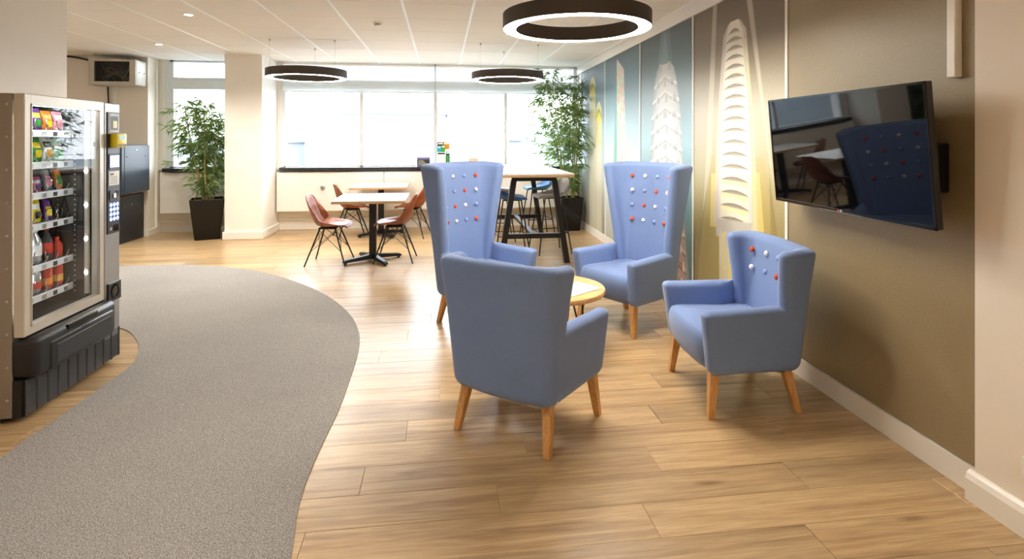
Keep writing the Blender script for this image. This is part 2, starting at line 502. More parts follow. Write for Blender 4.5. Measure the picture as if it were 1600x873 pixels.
def p_blade(Y, Z, C):        # slim blade tower with streaks of orange, pink and green
    m = inpoly(Y, Z, [(6.79, 2.45), (6.50, 2.28), (6.40, 0.9), (6.40, 0.1), (6.78, 0.1)])
    paint(C, m, (206, 214, 206), 0.85)
    st = np.sin(Y*61+Z*7)+np.sin(Z*23+Y*17)+np.sin(Z*41-Y*33)
    paint(C, m & (st > 0.6), (222, 150, 120), 0.7)
    paint(C, m & (st < -1.0), (150, 190, 150), 0.6)
    paint(C, m & (np.abs(st) < 0.2), (224, 190, 120), 0.5)
    m = inpoly(Y, Z, [(6.79, 2.45), (6.78, 0.1), (6.95, 0.1), (6.93, 1.2)])
    paint(C, m, (92, 150, 150), 0.8)
    m = inpoly(Y, Z, [(6.79, 1.6), (6.78, 0.1), (6.86, 0.1), (6.86, 1.5)]); paint(C, m, (84, 160, 120), 0.6)
def p_lattice(Y, Z, C):      # rounded tower wrapped in a lattice of angular frames
    for off, a in ((0.0, 0.35), (0.5, 0.25)):
        m = inpoly(Y, Z, [(5.30-off*0.2, 2.5), (5.18-off*0.2, 2.5), (4.62, 0.1), (5.85, 0.1)]); paint(C, m, (170, 200, 205), a*0.5)
    prof = [(2.17, 0.13), (2.12, 0.22), (2.03, 0.27), (1.72, 0.36), (1.22, 0.41), (0.6, 0.45), (0.05, 0.48)]
    hw = np.interp(Z, [p[0] for p in prof][::-1], [p[1] for p in prof][::-1]); yc = 5.20-(2.17-Z)*0.015
    d = (Y-yc)/hw; m = (np.abs(d) < 1) & (Z < 2.17)
    sh = np.clip(1-np.abs(d+0.1)**3, 0, 1)
    c1 = np.array(s2l((0.62, 0.66, 0.66))); c2 = np.array(s2l((0.86, 0.87, 0.86)))
    C[m] = (c1+(c2-c1)*sh[..., None])[m]
    low = m & (Z < 0.95); paint(C, low, (150, 96, 74), 0.75)
    for k in range(16):
        z0 = 2.06-k*0.155
        zz = z0-0.05*np.abs(d)*2.2
        paint(C, m & (np.abs(Z-zz) < 0.018), (236, 236, 232) if z0 > 0.95 else (200, 160, 140), 0.85)
        paint(C, m & (np.abs(Z-zz+0.030) < 0.012), (140, 146, 146) if z0 > 0.95 else (84, 50, 40), 0.6)
        for dc in (-0.62, 0.0, 0.62):
            q = m & (np.abs(d-dc+0.1*(k % 2)) < 0.13) & (np.abs(Z-(z0-0.085)) < 0.030)
            paint(C, q, (150, 158, 160) if z0 > 0.95 else (90, 56, 44), 0.55)
            q = m & (np.abs(np.abs(d-dc+0.1*(k % 2))-0.16) < 0.03) & (np.abs(Z-(z0-0.085)) < 0.042); paint(C, q, (232, 232, 230), 0.7)
    paint(C, (Z < 2.18) & (Z > 2.10) & (np.abs(np.abs(Y-yc)-0.11) < 0.035), (190, 192, 186), 0.9)
def p_discs(Y, Z, C):        # white tower of stacked scalloped discs between pale light rays
    m = inpoly(Y, Z, [(4.19, 2.5), (4.12, 2.5), (4.22, 1.25), (4.37, 0.82), (4.31, 1.3)]); paint(C, m, (214, 208, 186), 0.45)
    m = inpoly(Y, Z, [(3.70, 2.5), (3.63, 2.5), (3.34, 1.08), (3.43, 1.4)]); paint(C, m, (222, 214, 190), 0.5)
    m = inpoly(Y, Z, [(4.22, 1.3), (3.46, 1.3), (3.22, 0.35), (3.22, 0.0), (4.5, 0.0), (4.45, 0.4)]); paint(C, m, (190, 168, 92), 0.5)
    m = inpoly(Y, Z, [(4.22, 1.15), (3.52, 1.2), (3.46, 0.8), (4.24, 0.72)]); paint(C, m, (226, 206, 120), 0.75)
    m = inpoly(Y, Z, [(3.40, 1.2), (3.30, 0.75), (3.24, 0.3), (3.36, 0.3)]); paint(C, m, (140, 120, 64), 0.6)
    yc = 3.855
    zk = [2.31, 2.22, 1.76, 1.26, 0.75]; wk = [0.06, 0.13, 0.185, 0.225, 0.255]
    hw = np.interp(Z, zk[::-1], wk[::-1]); d = (Y-yc)/hw
    m = (np.abs(d) < 1.28) & (Z < 2.30) & (Z > 0.76); paint(C, m, (206, 198, 182), 0.85)
    m = (np.abs(d) < 1.0) & (Z < 2.31) & (Z > 0.76); paint(C, m, (232, 226, 206), 1.0)
    z = 2.27; k = 0
    while z > 0.80:
        st = 0.062+0.0026*k
        hwz = np.interp(z, zk[::-1], wk[::-1])*0.86
        q = (Y-yc)/hwz
        arch = z-0.018-0.030*q*q
        in_ = (np.abs(q) < 1)
        low = z-0.048
        paint(C, in_ & (Z < arch) & (Z > low), (150, 138, 116), 0.9)
        paint(C, in_ & (Z < arch) & (Z > arch-0.010), (112, 100, 82), 0.8)
        if z < 1.2: paint(C, in_ & (Z < low) & (Z > low-st*0.35), (240, 226, 160), 0.7)
        z -= st; k += 1
    m = (np.abs(d) > 0.86) & (np.abs(d) < 1.0) & (Z < 2.28) & (Z > 0.76); paint(C, m, (214, 206, 204), 0.9)
    m = (d < -1.05) & (d > -1.2) & (Z < 2.15) & (Z > 0.76); paint(C, m, (226, 214, 140), 0.8)
    m = inpoly(Y, Z, [(4.14, 0.80), (3.60, 0.84), (3.66, 0.70), (4.14, 0.66)]); paint(C, m, (196, 190, 178), 1)
    m = inpoly(Y, Z, [(4.09, 0.70), (3.69, 0.74), (3.72, 0.0), (4.08, 0.0)]); paint(C, m, (226, 208, 130), 1)
    for yq in (4.06, 3.98, 3.75):
        paint(C, (np.abs(Y-yq) < 0.02) & (Z < 0.72), (206, 200, 190), 1)
panels = [
    (8.737, 7.330, [(0.1, (150, 150, 138)), (0.9, (176, 184, 184)), (1.5, (150, 176, 192)), (1.9, (104, 128, 144)), (2.2, (98, 116, 128)), (2.55, (86, 98, 106))], p_abstract, 0.012, 'dark blue panel with two slim yellow round-headed columns'),
    (7.304, 5.920, [(0.1, (186, 190, 182)), (0.9, (202, 210, 210)), (1.4, (166, 194, 206)), (1.9, (116, 142, 154)), (2.3, (84, 104, 112)), (2.55, (72, 86, 92))], p_blade, 0.012, 'blue panel with a slim multicoloured blade tower'),
    (5.894, 4.567, [(0.1, (70, 92, 90)), (0.9, (96, 138, 140)), (1.4, (150, 190, 200)), (1.9, (120, 144, 150)), (2.3, (78, 92, 96)), (2.55, (66, 76, 78))], p_lattice, 0.008, 'blue green panel with a white lattice tower'),
    (4.541, 3.219, [(0.1, (120, 106, 62)), (0.7, (150, 134, 80)), (1.2, (182, 172, 130)), (1.65, (186, 178, 154)), (2.0, (136, 122, 98)), (2.55, (98, 82, 64))], p_discs, 0.007, 'brown and gold panel with a white scalloped disc tower'),
    (3.193, 1.90, [(0.1, (152, 136, 106)), (2.55, (152, 136, 106))], None, 0.05, 'plain brown panel behind the television'),
]
for (ya, yb, stops, fn, res, lab) in panels:
    ny = int(abs(ya-yb)/res)+1; nz_ = int((2.495-0.112)/res)+1
    ys = np.linspace(ya, yb, ny); zs = np.linspace(0.112, 2.497, nz_)
    Y, Z = np.meshgrid(ys, zs)
    C = grad(Z, stops)
    if fn is None: C *= 1.0
    if fn:
        acc = 0
        for oy in (-0.34, 0.0, 0.34):
            for oz in (-0.34, 0.0, 0.34):
                D = C.copy(); fn(Y+oy*res, Z+oz*res, D); acc = acc+D
        C = acc/9
        C = np.clip(C*1.05, 0, 0.92)
    X = WX(Y)-0.010
    front = np.stack([X, Y, Z], -1).reshape(-1, 3)
    idx = np.arange(ny*nz_).reshape(nz_, ny)
    q = np.stack([idx[:-1, :-1], idx[:-1, 1:], idx[1:, 1:], idx[1:, :-1]], -1).reshape(-1, 4)
    # thickness: four corner vertices on the wall
    cor = [idx[0, 0], idx[0, -1], idx[-1, -1], idx[-1, 0]]
    nb = len(front)
    back = front[cor].copy(); back[:, 0] += 0.0102
    bot = list(idx[0, :]); topv = list(idx[-1, ::-1]); lft = list(idx[::-1, 0]); rgt = list(idx[:, -1])
    faces = [tuple(f) for f in q.tolist()]
    B = [nb, nb+1, nb+2, nb+3]
    faces += [tuple(map(int, bot[::-1]))+(B[0], B[1]), tuple(map(int, rgt[::-1]))+(B[1], B[2]), tuple(map(int, topv[::-1]))+(B[2], B[3]), tuple(map(int, lft[::-1]))+(B[3], B[0])]
    me = bpy.data.meshes.new('mural_panel')
    me.from_pydata(np.vstack([front, back]).tolist(), [], faces)
    ca = me.color_attributes.new('print', 'FLOAT_COLOR', 'POINT')
    cc = np.ones((nb+4, 4), np.float32); cc[:nb, :3] = C.reshape(-1, 3); cc[nb:, :3] = C.reshape(-1, 3)[cor]
    ca.data.foreach_set('color', cc.ravel())
    me.materials.append(MATS['mural_print'])
    po = link('mural_panel', me, wr); po['label'] = lab
for yj in (8.745, 7.317, 5.907, 4.554, 3.206):
    MB().prism([(WX(yj)-0.016, yj-0.013), (WX(yj)-0.016, yj+0.013), (WX(yj)+0.01, yj+0.013), (WX(yj)+0.01, yj-0.013)], 0.11, 2.50).build('joint_strip', 'skirting_white', wr)
t = MB().prism([(WX(1.9)-0.03, 1.9), (WX(9.0)-0.03, 9.0), (WX(9.0)+0.01, 9.0), (WX(1.9)+0.01, 1.9)], 2.497, 2.575).build('trim_1', 'skirting_white')
struct(t, 'white cornice strip above the mural panels')
t = MB().prism([(WX(1.93)-0.020, 1.93), (WX(9.0)-0.020, 9.0), (WX(9.0)+0.01, 9.0), (WX(1.93)+0.01, 1.93)], 0.0, 0.108).build('baseboard_right', 'skirting_white')
struct(t, 'white baseboard under the mural wall')
# cable conduit dropping from the ceiling by the pier
tag(MB().box(WX(2.02)-0.045, WX(2.02)-0.0105, 2.012, 2.052, 1.685, CEIL-0.001, 0.003, 1).build('cable_conduit', 'skirting_white'), 'white vertical cable conduit above the television by the right pier', 'conduit')
# ---- white pier at the right
struct(MB().box(2.09, 2.6, -4, 1.925, 0, CEIL+0.02).build('wall_front_right', 'cream_paint'), 'cream pier nearest the camera')
prof = [(0.0, 0.0), (-0.026, 0.0), (-0.026, 0.085), (-0.018, 0.105), (-0.008, 0.115), (0.0, 0.118)]
m = MB(); m.loft([[(2.092+a, yy, b) for a, b in prof] for yy in (-4, 1.945)])
struct(m.build('baseboard_front_right', 'skirting_white'), 'rounded white baseboard of the right pier')
sw = thing('wall_socket', 'small white socket plate low on the right pier at the picture edge', 'socket', (2.09, 1.70, 0.24))
MB().box(-0.01, 0, -0.043, 0.043, -0.043, 0.043, 0.004, 2).build('plate', 'skirting_white', sw)
MB().box(-0.0125, -0.009, -0.02, 0.02, -0.012, 0.014, 0.002, 1).build('rocker', 'skirting_white', sw)
# ---- left wall behind the vending machine, and walls behind the camera
struct(MB().box(-3.3, -2.90, -4, 4.70, 0, CEIL+0.02).build('wall_left', 'white_paint'), 'cream wall behind the vending machine')
struct(MB().box(-7, 3, -4.3, -4.0, 0, CEIL+0.02).build('wall_front', 'white_paint'), 'wall behind the camera')
struct(MB().box(-7.2, -6.9, 4.6, 9.3, 0, CEIL+0.02).build('wall_far_left', 'white_paint'), 'end wall left of the alcove')
struct(MB().box(-7.0, -3.2, 4.55, 4.70, 0, CEIL+0.02).build('wall_alcove', 'white_paint'), 'alcove wall behind the vending machine wall')
# ---- wall stub left of the window
struct(MB().box(-7, XL, 8.70, 9.30, 0, CEIL+0.02).build('wall_back_left', 'cream_paint'), 'beige wall stub carrying the network cabinet')
struct(MB().box(-7, XL+0.018, 8.682, YB+0.02, 0, 0.10, 0.004, 1).build('baseboard_back_left', 'skirting_white'), 'white baseboard of the wall stub')
MB().box(XL-0.002, XL+0.03, 8.90, 8.93, 0.1, CEIL).build('trim_2', 'skirting_white')['kind'] = 'structure'
# ---- column
colm = struct(MB().box(-3.05, -2.545, 8.25, 9.30, 0, CEIL+0.02).build('wall_column', 'white_paint'), 'square white column between the windows')
struct(MB().box(-3.075, -2.52, 8.225, YB+0.02, 0, 0.115, 0.01, 2).build('baseboard_column', 'skirting_white'), 'white baseboard around the column')
# ---- window wall
SILL = 0.955
def window_wall(n, xa, xb, mull, lab):
    wb = struct(MB().box(xa, xb, YB, YB+0.25, 0, SILL).build('wall_back' if n == 1 else 'wall_back_right', 'cream_paint'), lab)
    struct(MB().box(xa, xb, YB-0.015, YB+0.01, 0, 0.09, 0.003, 1).build('baseboard_back' if n == 1 else 'baseboard_back_right', 'skirting_white'))
    struct(MB().box(xa+0.002, xb-0.002, YB-0.03, YB+0.005, 0.155, 0.185, 0.004, 1).build('trim_%d' % (n+4), 'skirting_white'))
    # window frame
    w_ = bpy.data.objects.new('window_%d' % n, None); COL.objects.link(w_); struct(w_, lab)
    yf0, yf1 = 8.98, 9.06
    for (x, hw) in mull:
        MB().box(x-hw, x+hw, yf0, yf1, SILL, CEIL+0.01, 0.004, 1).build('mullion', 'window_aluminium', w_)
    xs = [x for x, h in mull]
    MB().box(xs[0], xs[-1], yf0-0.02, yf1, 2.19, 2.37, 0.004, 1).build('transom', 'window_aluminium', w_)
    MB().box(xs[0], xs[-1], yf0, yf1, SILL, SILL+0.055, 0.004, 1).build('bottom_rail', 'window_aluminium', w_)
    MB().box(xs[0], xs[-1], yf0, yf1, CEIL-0.03, CEIL+0.03, 0.004, 1).build('top_rail', 'window_aluminium', w_)
    for a, b in zip(mull, mull[1:]):
        for z0, z1 in ((SILL+0.05, 2.2), (2.36, CEIL)):
            MB().box(a[0]+a[1]*0.6, b[0]-b[1]*0.6, 9.015, 9.021, z0, z1).build('pane', 'window_glass', w_)
    MB().box(xs[0]-0.03, xs[-1]+0.03, YB, YB+0.25, CEIL, CEIL+0.2).build('lintel', 'white_paint', w_)
    return w_
w1 = window_wall(1, XL, -3.05, [(-4.11, 0.055), (-2.9, 0.05)], 'lower wall under the left window')
w1['label'] = 'narrow left window with an upper pane above the bamboo'
# jamb reveals
struct(MB().box(XL-0.02, -4.14, 8.99, 9.30, SILL, CEIL+0.01).build('trim_3', 'white_paint'))
w2 = window_wall(2, -2.545, WX(9.1), [(-2.455, 0.035), (-1.264, 0.028), (-0.098, 0.03), (1.045, 0.026), (2.215, 0.035)], 'lower wall under the long window')
w2['label'] = 'long four-pane window looking over a pale city'
struct(MB().box(-2.56, -2.48, 8.99, 9.30, SILL, CEIL+0.01).build('trim_4', 'white_paint'))
# heating covers and black sills
def cover(xa, xb, joints, lab, lab2):
    c = thing('radiator_cover', lab, 'radiator cover', ((xa+xb)/2, 8.85, 0.31))
    xs = [xa]+joints+[xb]
    for a, b in zip(xs, xs[1:]):
        MB().box(a+0.003-(xa+xb)/2, b-0.003-(xa+xb)/2, 0, 0.198, 0, 0.61, 0.004, 1).build('cover_panel', 'cover_white', c)
    s = MB().box(xa+0.05, xb-0.01, 8.80, 8.985, 0.935, 0.99, 0.008, 2).build('window_sill', 'sill_black')
    tag(s, lab2, 'sill')
    return c
cover(-4.19, -3.055, [], 'white radiator cover panel behind the left bamboo pot', 'black sill of the narrow left window')
c2 = cover(-2.52, 2.22, [-0.9, 0.7], 'long white radiator cover under the four-pane window', 'long black sill under the four-pane window')
vk = thing('radiator_valve', 'round grey knob on the white radiator cover left of the dining tables', 'valve', (-1.833, 8.85, 0.675))
MB().lathe([(0, 0), (0.036, 0), (0.036, 0.008), (0.026, 0.012), (0.024, 0.03), (0.0, 0.032)], 20).build('knob', 'steel_wire', vk, True, rot=(PI/2, 0, 0))
MB().box(-0.003, 0.003, -0.034, -0.031, -0.018, 0.018).build('pointer', 'black_plastic', vk)
# roller blinds
def blind(x0, x1, lab):
    b = thing('roller_blind', lab, 'blind', ((x0+x1)/2, 8.93, CEIL))
    h = (x1-x0)/2
    MB().quad((-h, 0, -0.452), (h, 0, -0.452), (h, 0, -0.02), (-h, 0, -0.02)).build('cloth', 'blind_cloth', b)
    MB().tube([(-h, 0.0, -0.03), (h, 0.0, -0.03)], 0.022, 12).build('roller', 'cover_white', b, True)
    MB().box(-h, h, -0.006, 0.006, -0.468, -0.45, 0.003, 1).build('hem_bar', 'cover_white', b)
blind(-2.44, -0.115, 'white roller blind pulled part down over the left two panes')
blind(-0.085, 2.16, 'white roller blind pulled part down over the right two panes')
# ---- pale city outside
gr = struct(MB().box(-400, 400, 16, 500, -16.2, -16).build('ground', 'city_ground'), 'pale overexposed ground far below the windows')
def building(x, y, wx, wy, h, mat, nx, nz, lab, roof=None):
    b = thing('city_building', lab, 'building', (x, y, -16))
    MB().box(-wx/2, wx/2, 0, wy, 0, h).build('block', mat, b)
    MB().box(-wx/2-0.3, wx/2+0.3, -0.3, wy+0.3, h, h+0.5).build('cornice', 'city_grey', b)
    if roof: MB().loft([[(-wx/2*k, wy/2-wy/2*k, z), (wx/2*k, wy/2-wy/2*k, z), (wx/2*k, wy/2+wy/2*k, z), (-wx/2*k, wy/2+wy/2*k, z)] for k, z in ((1, h+0.5), (0.4, h+roof))]).build('roof', 'city_window', b)
    wm = None
    for i in range(nx):
        for j in range(nz):
            px = -wx/2+(i+0.5)*wx/nx; pz = h-1.6-j*3.2
            if wm is None:
                wm = MB().box(-wx/nx*0.25, wx/nx*0.25, -0.08, 0.1, -0.9, 0.9).mesh('window'); wm.materials.append(MATS['city_window'])
            link('window', wm, b, (px, 0, pz))
building(-29, 62, 22, 14, 17.0, 'city_stone', 10, 2, 'pale long terrace seen through the leftmost big pane')
building(-6, 70, 13, 12, 20.5, 'city_grey', 6, 2, 'pale block with a stepped roof seen through the second pane', 3.0)
building(3.2, 58, 7, 10, 15.2, 'city_stone', 6, 1, 'low pale house seen just left of the brochure stand')
building(15, 66, 11, 12, 17.2, 'city_stone', 7, 2, 'pale low terrace seen through the third pane', 2.0)
building(31, 64, 13, 12, 16.6, 'city_grey', 8, 2, 'pale terrace seen behind the high table')
building(-58, 74, 22, 16, 25.0, 'city_grey', 8, 5, 'pale office block seen through the narrow left window')
# ================================================================== armchairs
def sm(a, b, t):
    t = max(0, min(1, (t-a)/(b-a))); return t*t*(3-2*t)
def upath(hr, yb, yt, rc, slope, n_side=7, n_c=9, n_b=12, bow=0.012):
    """plan line of the upholstered shell from the -x tip round the back to the +x tip; sides flare forward by slope"""
    pts = []
    def hx(y): return hr+slope*(yb-y)
    yc = yb-rc
    for k in range(n_side): y = lerp(yt, yc, k/n_side); pts.append((-hx(y), y))
    h = hx(yc)
    for k in range(n_c): a = PI-(PI/2)*k/n_c; pts.append((-h+rc+rc*math.cos(a), yc+rc*math.sin(a)))
    for k in range(n_b+1): pts.append((lerp(-h+rc, h-rc, k/n_b), yb+bow*math.sin(PI*k/n_b)))
    for k in range(1, n_c+1): a = PI/2-(PI/2)*k/n_c; pts.append((h-rc+rc*math.cos(a), yc+rc*math.sin(a)))
    for k in range(1, n_side+1): y = lerp(yc, yt, k/n_side); pts.append((hx(y), y))
    return pts
def shell_loop(outer, inner, ws, z, ncap=7, zf=None):
    """closed loop round the shell: outer and inner lines pulled towards their middle by ws, rounded tips"""
    O, I = [], []
    for (ax, ay), (bx, by) in zip(outer, inner):
        m = Vector(((ax+bx)/2, (ay+by)/2, 0)); h = Vector(((ax-bx)/2, (ay-by)/2, 0))*ws
        O.append(m+h); I.append(m-h)
    loop = list(O)
    def cap(o, i, ref):
        m = (o+i)/2; h = o-m; w = h.length
        d = Vector((-h.y, h.x, 0)).normalized()
        if d.dot(ref) < 0: d = -d
        return [m+h*math.cos(PI*k/ncap)+d*w*math.sin(PI*k/ncap) for k in range(1, ncap)]
    loop += cap(O[-1], I[-1], Vector((0, -1, 0))) + I[::-1] + cap(I[0], O[0], Vector((0, -1, 0)))
    return [(v.x, v.y, z if zf is None else zf(v.x, v.y, z)) for v in loop]
ZB = 0.218
def sh_params(z):
    s = (z-ZB)/(1.24-ZB)
    return 0.276+0.065*s+0.036*max(0, (s-0.4)/0.6), lerp(0.282, 0.372, s), 0.085   # outer half width at the back, back line, flare
def sh_lines(z, yt):
    hr, yb, sl = sh_params(z); T = 0.078
    return upath(hr, yb, yt, 0.065, sl, bow=0.020), upath(hr-T, yb-T, yt, max(0.03, min(0.15, yb-T-yt-0.006)), sl, bow=0.010)
def armchair(H, rows, label, loc, f, low):
    t = thing('armchair', label, 'armchair', loc, math.atan2(f[0], -f[1]))
    zb = ZB; w0 = 0.039
    # --- lower shell with both arms: tub
    zt = 0.552
    zs = [(zb+0.045*(1-math.cos(PI/2*k/6)), 0.30+0.70*math.sin(PI/2*k/6)) for k in range(7)]
    zs += [(lerp(zb+0.045, zt-w0*0.85, k/8), 1.0) for k in range(1, 9)]
    zs += [(zt-w0*0.85+w0*0.85*math.sin(PI/2*k/7), max(0.08, math.cos(PI/2*k/7))) for k in range(1, 8)]
    def half(sx):
        loops = []
        for z, ws in zs:
            s = (z-zb)/(zt-zb)
            o, i = sh_lines(z, lerp(-0.200, -0.243, s)+0.012*(1-ws))
            n = len(o); cut = n//2
            # keep one side only: from the tip to a little past the back corner
            k = 8
            if sx < 0: oo, ii = o[:k][::-1], i[:k][::-1]
            else: oo, ii = o[n-k:], i[n-k:]
            O, I = [], []
            for (ax, ay), (bx, by) in zip(oo, ii):
                m = Vector(((ax+bx)/2, (ay+by)/2, 0)); h = Vector(((ax-bx)/2, (ay-by)/2, 0))*ws; O.append(m+h); I.append(m-h)
            m = (O[-1]+I[-1])/2; h = O[-1]-m; d = Vector((-h.y, h.x, 0)).normalized()
            if d.y > 0: d = -d
            # squarish arm front with soft corners
            cap = []
            for q in range(1, 8):
                a = PI*q/8; ca, sa = math.cos(a), math.sin(a)
                cap.append(m+h*math.copysign(abs(ca)**0.6, ca)+d*h.length*0.8*abs(sa)**0.6)
            loop = O+cap+I[::-1]
            loops.append([(v.x, v.y, z+0.010*s*sm(-0.25, 0.15, v.y)) for v in loop])
        MB().loft(loops).build('armrest', 'blue_wool', t, True, 60)
    half(-1); half(1)
    # --- back shell with wings
    loops = []
    zs = [(zb+0.05*(1-math.cos(PI/2*k/6)), 0.30+0.70*math.sin(PI/2*k/6)) for k in range(7)]
    nmid = 26; rt = w0*0.9
    zs += [(lerp(zb+0.05, H-rt, k/nmid), 1.0) for k in range(1, nmid+1)]
    zs += [(H-rt+rt*math.sin(PI/2*k/8), max(0.05, math.cos(PI/2*k/8))) for k in range(1, 9)]
    for z, ws in zs:
        s = (z-zb)/(1.24-zb)
        hr, yb, sl = sh_params(z)
        yt = lerp(0.215, 0.150, s)
        o, i = sh_lines(z, yt)
        loops.append(shell_loop(o, i, ws*(1.0 if z > 0.56 else 0.985), z, zf=lambda x, y, zz: zz-(0.016*max(0, 0.36-y)/0.25 if zz > H-0.2 else 0)))
    MB().loft(loops).build('backrest', 'blue_wool', t, True, 60)
    # --- seat: rounded block bulging forward
    loops = []
    prof = [(0.218, 0.70), (0.224, 0.86), (0.240, 0.94), (0.270, 0.985), (0.33, 1.0), (0.365, 1.0), (0.395, 0.985), (0.415, 0.955), (0.425, 0.90), (0.428, 0.6), (0.430, 0.2)]
    for z, k in prof:
        lp = []
        hx, y0, y1 = 0.272, -0.250-0.012*sm(0.25, 0.36, z), 0.24
        for i in range(40):
            a = 2*PI*i/40; ca, sa = math.cos(a), math.sin(a)
            e = 0.22
            x = hx*math.copysign(abs(ca)**e, ca); yy = math.copysign(abs(sa)**e, sa)
            cy = (y0+y1)/2; y = cy+yy*(y1-y0)/2
            if yy < 0: y -= 0.022*(1-(x/hx)**2)*(-yy)
            lp.append((x*k, cy+(y-cy)*k if k < 0.999 else y, z+0.012*max(0, 1-(x/hx)**2)*(1 if z > 0.41 else 0)))
        loops.append(lp)
    MB().loft(loops).build('seat', 'blue_wool', t, True, 60)
    # --- legs
    for sx, yy, xx, oy in ((-1, -0.195, 0.262, -0.03), (1, -0.195, 0.262, -0.03), (-1, 0.195, 0.22, 0.065), (1, 0.195, 0.22, 0.065)):
        m = MB(); L = []
        for z, hwid in ((0.0, 0.0165), (0.215, 0.024), (0.262, 0.024)):
            s = 1-z/0.262
            cx, cy = sx*(xx+0.03*s), yy+oy*s
            L.append([(cx-hwid, cy-hwid, z), (cx+hwid, cy-hwid, z), (cx+hwid, cy+hwid, z), (cx-hwid, cy+hwid, z)])
        m.loft(L); bmesh.ops.bevel(m.bm, geom=m.bm.edges[:], offset=0.003, segments=1, affect='EDGES')
        m.build('leg', 'leg_wood', t)
    # --- buttons pressed into the back
    bcol = ['button_orange', 'button_white', 'button_blue']
    bm_ = {}
    for q in bcol:
        me = MB().lathe([(0, -0.004), (0.0115, -0.003), (0.0135, 0.0015), (0.0115, 0.0055), (0.006, 0.008), (0, 0.0085)], 14).mesh('button', True, 60)
        me.materials.append(MATS[q]); bm_[q] = me
    for r, z in enumerate(rows):
        hr, yb, sl = sh_params(z); _, inn = sh_lines(z, 0.13)
        P = [Vector((a, b, 0)) for a, b in inn]
        mid = len(P)//2
        for c in range(4):
            d = (c-1.5)*(0.128-0.005*r); i = mid; left = abs(d); st = 1 if d > 0 else -1
            while left > (P[i+st]-P[i]).length: left -= (P[i+st]-P[i]).length; i += st
            p = P[i].lerp(P[i+st], left/(P[i+st]-P[i]).length); tg = (P[i+1]-P[i-1]).normalized()
            nrm = Vector((tg.y, -tg.x, 0.15)).normalized()
            o = link('button', bm_[bcol[(r+c) % 3]], t, (p.x, p.y, z)+Vector() if False else (p.x, p.y, z))
            o.rotation_mode = 'QUATERNION'; o.rotation_quaternion = nrm.to_track_quat('Z', 'Y'); o.scale = (1.25, 1.25, 1.25)
    # piping along the top of the shell and maker's tag
    if low and f[0] < 0:
        MB().box(0.262, 0.2655, 0.14, 0.18, 0.216, 0.230).build('tag', 'black_plastic', t)
    return t
armchair(1.24, (1.125, 1.005, 0.885, 0.765), 'tall blue wingback armchair on the left, facing right', (0.34, 4.33, 0), (0.69, -0.72), False)
armchair(1.24, (1.125, 1.005, 0.885, 0.765), 'tall blue wingback armchair by the mural, behind the round table', (1.435, 4.17, 0), (-0.89, -0.455), False)
armchair(0.865, (0.765, 0.66), 'low blue armchair seen from behind in front of the round table', (0.436, 2.785, 0), (0.62, 0.785), True)
armchair(0.865, (0.765, 0.66), 'low blue buttoned armchair under the television', (1.61, 2.94, 0), (-0.992, 0.07), True)

# ================================================================== coffee table
ct = thing('coffee_table', 'round oak coffee table with thin dark legs between the blue armchairs', 'coffee table', (0.76, 3.70, 0))
MB().lathe([(0, 0.385), (0.33, 0.385), (0.344, 0.388), (0.35, 0.395), (0.35, 0.412), (0.346, 0.42), (0.335, 0.422), (0, 0.422)], 64).build('table_top', 'table_oak', ct, True, 50)
for k in range(3):
    a = 0.5+2*PI*k/3
    c, s = math.cos(a), math.sin(a); n = (-s, c)
    top = 0.386; ft = 0.27
    for q in (-1, 1):
        MB().tube([(c*0.20+n[0]*0.07*q, s*0.20+n[1]*0.07*q, top), (c*ft+n[0]*0.008*q, s*ft+n[1]*0.008*q, 0.006)], 0.0065, 8).build('leg_rod', 'black_metal', ct, True)
    MB().box(-0.05, 0.05, -0.09, 0.09, 0.378, 0.386, 0.002, 1, Matrix.Rotation(a, 4, 'Z') @ Matrix.Translation((0.2, 0, 0))).build('mount_plate', 'black_metal', ct)
def sheet(name, label, cat, cx, cy, z, w, h, th, rz, mat):
    o = thing(name, label, cat, (cx, cy, z), rz)
    MB().box(-w/2, w/2, -h/2, h/2, 0, th, 0.0006, 1).build('pages', mat, o)
    return o
mg = sheet('magazine', 'white magazine lying open on the round oak table', 'magazine', 0.885, 3.60, 0.422, 0.30, 0.21, 0.006, 0.62, 'paper')
MB().box(-0.0015, 0.0015, -0.105, 0.105, 0.0058, 0.0066).build('fold', 'cabinet_grey', mg)
lf = sheet('leaflet', 'printed leaflet beside the white magazine on the round table', 'leaflet', 0.74, 3.86, 0.422, 0.21, 0.15, 0.003, 0.35, 'paper')
for k in range(5):
    MB().box(-0.085, 0.06-0.02*(k % 3), 0.045-k*0.022, 0.052-k*0.022, 0.003, 0.0034).build('print_line', 'ply_edge' if k % 2 else 'peach', lf)

